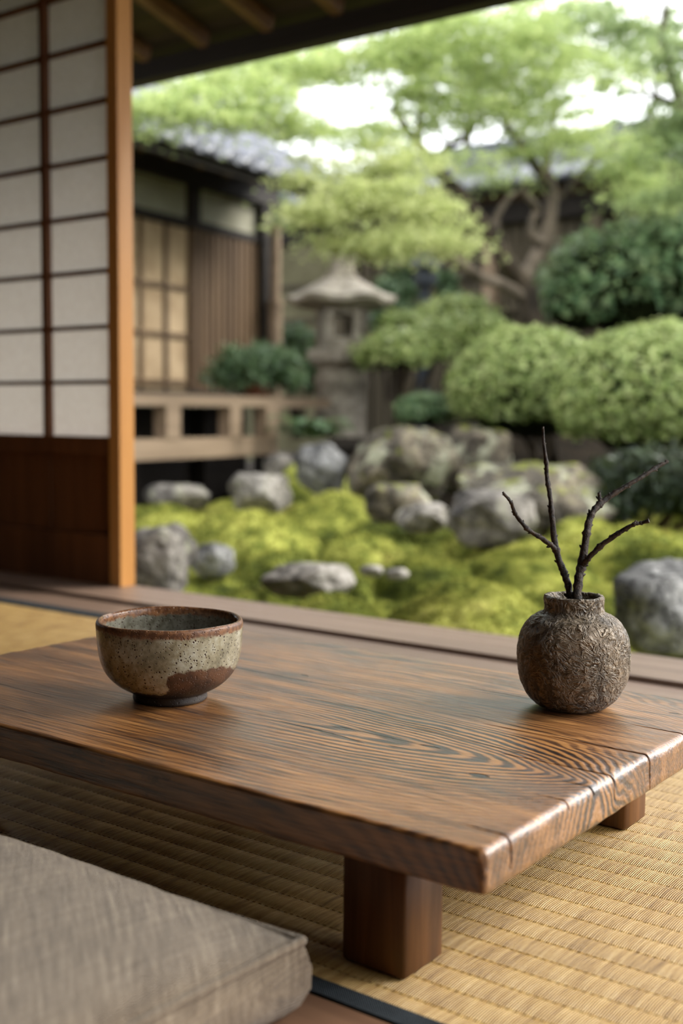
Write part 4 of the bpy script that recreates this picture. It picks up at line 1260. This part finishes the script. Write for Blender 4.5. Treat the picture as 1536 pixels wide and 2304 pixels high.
def bg_tree(label, px, base_d, pads, mt, seed, kind='leaf'):
    base_d *= 1.35; pads = [(a,b,c,d,e*1.35,f) for a,b,c,d,e,f in pads]
    b = at(px, 900, base_d); r = empty('background_tree', (b.x, b.y, .1)); tag(r, label, 'tree', 'trees beyond the garden wall')
    top = min(p[1] for p in pads)
    c = Vector(r.location)
    P0 = [Vector((b.x, b.y, .1)), at(px+10, 600, base_d), at(px-10, 350, base_d), at(px+15, top+60, base_d)]
    MB().tube([p-c for p in catmull(P0, 6)], lerp_list([.11,.09,.06,.02], 19), 10, .2, seed).build('trunk', MAT['bark'], r, True)
    for i, p in enumerate(pads[:7]):
        q = at(p[0], p[1], p[4]); s0 = at(px, 420+seed*7 % 60, base_d)
        MB().tube([s0-c, (s0*.45+q*.55)+Vector((0,0,-.08))-c, q-c], [.03,.02,.008], 8).build('branch', MAT['bark'], r, True)
    P, N_ = canopy_points(pads)
    link('foliage', leaves_mesh('foliage', P-np.array(c), N_, .052, kind, .8), MAT[mt], r)
bg_tree('tall pale green tree behind the fence above the middle of the picture', 1060, 11.5,
        [(980,250,130,60,11.5,1.2),(1100,130,150,70,11.8,2.2),(1180,250,130,50,11.5,1.6),(900,120,150,60,11.8,1.6),(1010,30,160,50,12,1.6),(1240,70,130,60,11.5,1.5),(860,300,110,30,11.5,.5)], 'far_leaf', 1)
bg_tree('dense darker green tree behind the right end of the fence', 1470, 10.5,
        [(1420,330,140,46,10.5,1.8),(1530,370,120,60,10.4,1.8),(1560,200,110,70,10.2,.9),(1440,100,120,50,10.8,1.0),(1350,190,60,36,10.8,.25),(1560,60,80,50,10.4,.4),(1500,460,120,46,9.9,1.6)], 'maple_d', 2)
bg_tree('leafy tree rising behind the tiled roof of the wooden house', 620, 12.0,
        [(420,200,140,50,12,1.8),(560,180,140,54,12,1.8),(680,130,130,40,12,1.3),(380,270,110,30,11.6,1.0),(620,270,70,18,12,.3),(800,150,120,36,12,1.1)], 'far_leaf', 3)

# right-hand nearer tree whose branches hang in from the picture edge
rt = empty('small_tree', at(1640, 800, 5.6)); tag(rt, 'dark limbed leafy tree at the far right edge of the garden', 'tree')
rc = Vector(rt.location)
MB().tube([p-rc for p in catmull([at(1650,850,5.6), at(1600,560,5.6), at(1556,330,5.5), at(1520,200,5.5), at(1490,90,5.4), at(1500,0,5.4)], 6)], lerp_list([.06,.05,.035,.025,.018,.01], 31), 10, .2, 3).build('trunk', MAT['bark'], rt, True)
MB().tube([p-rc for p in catmull([at(1545,300,5.5), at(1520,240,5.4), at(1470,215,5.3), at(1420,205,5.2)], 6)], lerp_list([.022,.016,.01,.005], 19), 8, .2, 4).build('branch', MAT['bark'], rt, True)
P, N_ = canopy_points([(1530,130,60,60,5.3,.9),(1500,260,70,40,5.4,.5),(1560,330,90,60,5.4,1.4),(1420,60,80,40,5.5,.8),(1540,420,90,50,5.5,1.3),(1600,220,90,60,5.4,1.0),(1350,30,70,30,5.6,.5)])
link('foliage', leaves_mesh('foliage', P-np.array(rc), N_, .026, 'maple', .6), MAT['maple_d'], rt)

# clipped round shrubs
def shrub(label, name, blobs, d0, ground, mt, size, n, kind='leaf', group=None, rough=.05, jit=.45, cat='shrub', stems=5, core=.90):
    """blobs: (px, py, rx, ry, d)"""
    c0 = at(blobs[0][0], blobs[0][1], blobs[0][4]); root = empty(name, (c0.x, c0.y, ground)); tag(root, label, cat, group)
    rc = Vector(root.location); Ps, Ns = [], []
    mbc = MB(); tot = sum(b[2]*b[3] for b in blobs)
    for (px, py, rx, ry, d) in blobs:
        c = at(px, py, d)-rc; a = rx*d/F_PX; b_ = ry*d/F_PX
        m = int(n*rx*ry/tot)
        q = RNG.normal(size=(m,3)); q /= np.linalg.norm(q, axis=1)[:,None]
        q[:,2] = np.where(q[:,2] < -.55, -q[:,2], q[:,2])
        ncl = max(6, m//6); q = q[RNG.integers(0, ncl, m)]; q = q.copy()
        lump = 1+rough*1.6*fbm(q[:,0]*2.5+px, q[:,1]*2.5, q[:,2]*2.5, 3)+RNG.normal(0, rough*.45, m)
        R3 = np.array([a, a*.9, b_])
        lump = lump*(1+rough*1.3*np.sin(q[:,0]*977+q[:,1]*733+q[:,2]*551))
        Ps.append(q*R3*lump[:,None]+np.array(c)+RNG.normal(0, size*.75, (m,3))); nn = q/R3; nn /= np.linalg.norm(nn, axis=1)[:,None]; Ns.append(nn*.8+np.array([0,0,.35]))
        # lumpy solid filler, added so gaps between leaves look dark and shaded
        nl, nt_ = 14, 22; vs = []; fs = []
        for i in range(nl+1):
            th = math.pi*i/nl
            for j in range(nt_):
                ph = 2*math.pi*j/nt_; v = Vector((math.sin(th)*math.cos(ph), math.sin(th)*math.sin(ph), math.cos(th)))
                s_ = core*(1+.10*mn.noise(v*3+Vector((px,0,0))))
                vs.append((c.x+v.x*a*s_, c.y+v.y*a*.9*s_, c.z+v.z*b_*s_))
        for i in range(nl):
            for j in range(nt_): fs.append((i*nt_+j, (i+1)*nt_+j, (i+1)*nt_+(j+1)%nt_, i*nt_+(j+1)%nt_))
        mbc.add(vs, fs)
    mbc.build('shade_core', MAT['core'], root, True)
    rs = random.Random(int(blobs[0][0]))
    for i in range(stems):
        b = blobs[i % len(blobs)]; c = at(b[0], b[1], b[4])-rc; a = b[2]*b[4]/F_PX
        top = c+Vector((rs.uniform(-.5,.5)*a, rs.uniform(-.4,.4)*a, 0)); bot = Vector((rs.uniform(-.3,.3)*a, rs.uniform(-.3,.3)*a, -.05))
        MB().tube([bot, (bot+top)/2+Vector((rs.uniform(-.05,.05),rs.uniform(-.05,.05),0)), top], [.018,.014,.010], 8, .2, i).build('stem', MAT['bark'], root, True)
    link('foliage', leaves_mesh('foliage', np.concatenate(Ps), np.concatenate(Ns), size, kind, jit), MAT[mt], root)
    return root
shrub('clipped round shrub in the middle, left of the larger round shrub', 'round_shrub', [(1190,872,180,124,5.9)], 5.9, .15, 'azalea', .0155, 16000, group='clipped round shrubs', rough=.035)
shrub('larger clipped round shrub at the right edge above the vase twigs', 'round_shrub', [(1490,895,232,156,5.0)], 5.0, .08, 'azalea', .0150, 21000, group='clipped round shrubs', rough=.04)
shrub('loose dark green camellia bush behind the two round shrubs', 'camellia_bush', [(1420,640,190,120,7.2),(1540,600,150,110,7.0),(1310,680,90,70,7.1),(1480,560,100,50,7.3)], 7.2, .25, 'azalea_d', .026, 11000, rough=.10, jit=.6, stems=8)
shrub('low layered green shrub to the right of the stone lantern', 'layered_shrub', [(890,795,82,42,6.7),(965,780,70,44,6.8),(1060,770,92,52,6.9),(910,735,52,26,7.0),(1030,710,80,34,7.2)], 6.7, .25, 'azalea', .021, 11000, rough=.12, jit=.6, stems=6, core=.8)
shrub('dark green potted plant standing on the veranda', 'potted_plant', [(575,838,88,44,6.6),(640,845,30,34,6.6),(520,840,30,26,6.5)], 6.6, zt_, 'dark_leaf', .034, 2600, kind='long', rough=.16, jit=.9, cat='plant', stems=3, core=.7)
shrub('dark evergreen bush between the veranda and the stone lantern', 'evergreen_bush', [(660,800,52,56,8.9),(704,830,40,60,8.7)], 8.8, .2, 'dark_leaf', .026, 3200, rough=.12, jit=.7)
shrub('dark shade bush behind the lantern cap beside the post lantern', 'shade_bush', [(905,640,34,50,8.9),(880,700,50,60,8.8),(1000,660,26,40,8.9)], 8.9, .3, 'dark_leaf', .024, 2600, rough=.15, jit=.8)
shrub('low mossy green cushion shrub behind the largest boulder', 'low_shrub', [(955,925,62,36,6.2)], 6.2, .12, 'azalea_d', .012, 2600, rough=.06, stems=2)
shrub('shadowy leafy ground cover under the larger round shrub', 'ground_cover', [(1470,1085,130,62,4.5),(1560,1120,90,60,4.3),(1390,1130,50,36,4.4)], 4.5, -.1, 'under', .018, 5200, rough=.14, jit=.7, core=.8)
shrub('dark hanging leaves below the house eave near the corner post', 'climbing_plant', [(612,492,44,40,8.65)], 8.6, .2, 'dark_leaf', .022, 1200, rough=.2, jit=.8, cat='plant', stems=1, core=.4)

# broad-leaved rosette plant under the veranda end
def rosette(label, px, py, d, n, L):
    c = at(px, py, d); root = empty('broad_leaf_plant', (c.x, c.y, c.z-.06)); tag(root, label, 'plant')
    rs = random.Random(4)
    for i in range(n):
        a = rs.uniform(0, 2*math.pi); l = L*rs.uniform(.6, 1.1); w = l*.20; up = rs.uniform(.25, 1.1)
        h = Vector((math.cos(a), math.sin(a), 0)); s_ = Vector((-math.sin(a), math.cos(a), 0))
        o_ = h*rs.uniform(0,.10)+Vector((0,0,rs.uniform(.0,.06)))
        vs = []; fs = []
        for k in range(7):
            t = k/6; p = o_+h*l*t*(1-.2*t)+Vector((0,0, up*l*(t-.85*t*t)))
            ww = w*math.sin(math.pi*min(1, t*.93+.05))
            vs += [p-s_*ww+Vector((0,0,.006)), p, p+s_*ww+Vector((0,0,.006))]
        for k in range(6):
            b = k*3; fs += [(b,b+3,b+4,b+1),(b+1,b+4,b+5,b+2)]
        MB().add(vs, fs).build('leaf', MAT['dark_leaf'], root, True)
rosette('bluish green broad leaved plant growing at the end of the veranda', 690, 962, 6.3, 60, .20)

# pot for the veranda plant
pc = at(560, 880, 6.6)
for o in list(bpy.data.objects):
    if o.name.startswith('potted_plant'):
        MB().lathe([(0,0),(.07,0),(.10,.08),(.105,.085),(.095,.085),(.085,.07),(0,.07)], 24, cap=False).build('pot', MAT['pot'], o, True)

# ------------------------------------------------------------------ light
world = bpy.data.worlds.new('overcast_sky'); SC.world = world; world.use_nodes = True
nt = world.node_tree; bgn = nt.nodes['Background']
tc = nt.nodes.new('ShaderNodeTexCoord'); nz = nt.nodes.new('ShaderNodeTexNoise'); nz.inputs['Scale'].default_value = 2.0
nt.links.new(tc.outputs['Generated'], nz.inputs['Vector'])
rp = nt.nodes.new('ShaderNodeValToRGB'); rp.color_ramp.elements[0].position = .3; rp.color_ramp.elements[0].color = (.90,.94,1.0,1)
rp.color_ramp.elements[1].position = .7; rp.color_ramp.elements[1].color = (1,1,1,1)
nt.links.new(nz.outputs[0], rp.inputs[0]); nt.links.new(rp.outputs[0], bgn.inputs[0])
bgn.inputs[1].default_value = 2.5
sd = bpy.data.lights.new('sun', 'SUN'); sd.energy = 4.5; sd.angle = RAD(32); sd.color = (1, .96, .88)
so = bpy.data.objects.new('sun', sd); COL.objects.link(so)
so.rotation_euler = Vector((.62, .70, .66)).to_track_quat('Z', 'Y').to_euler()

SC.view_settings.view_transform = 'Standard'; SC.view_settings.look = 'None'
SC.view_settings.gamma = 1.0; SC.view_settings.use_curve_mapping = False
SC.view_settings.exposure = 0.42
cy = SC.cycles
cy.use_denoising = True
cy.use_adaptive_sampling = True; cy.adaptive_threshold = .06; cy.adaptive_min_samples = 16
cy.max_bounces = 6; cy.diffuse_bounces = 3; cy.glossy_bounces = 2; cy.transmission_bounces = 4; cy.transparent_max_bounces = 4
cy.sample_clamp_indirect = 6
cy.caustics_reflective = False; cy.caustics_refractive = False
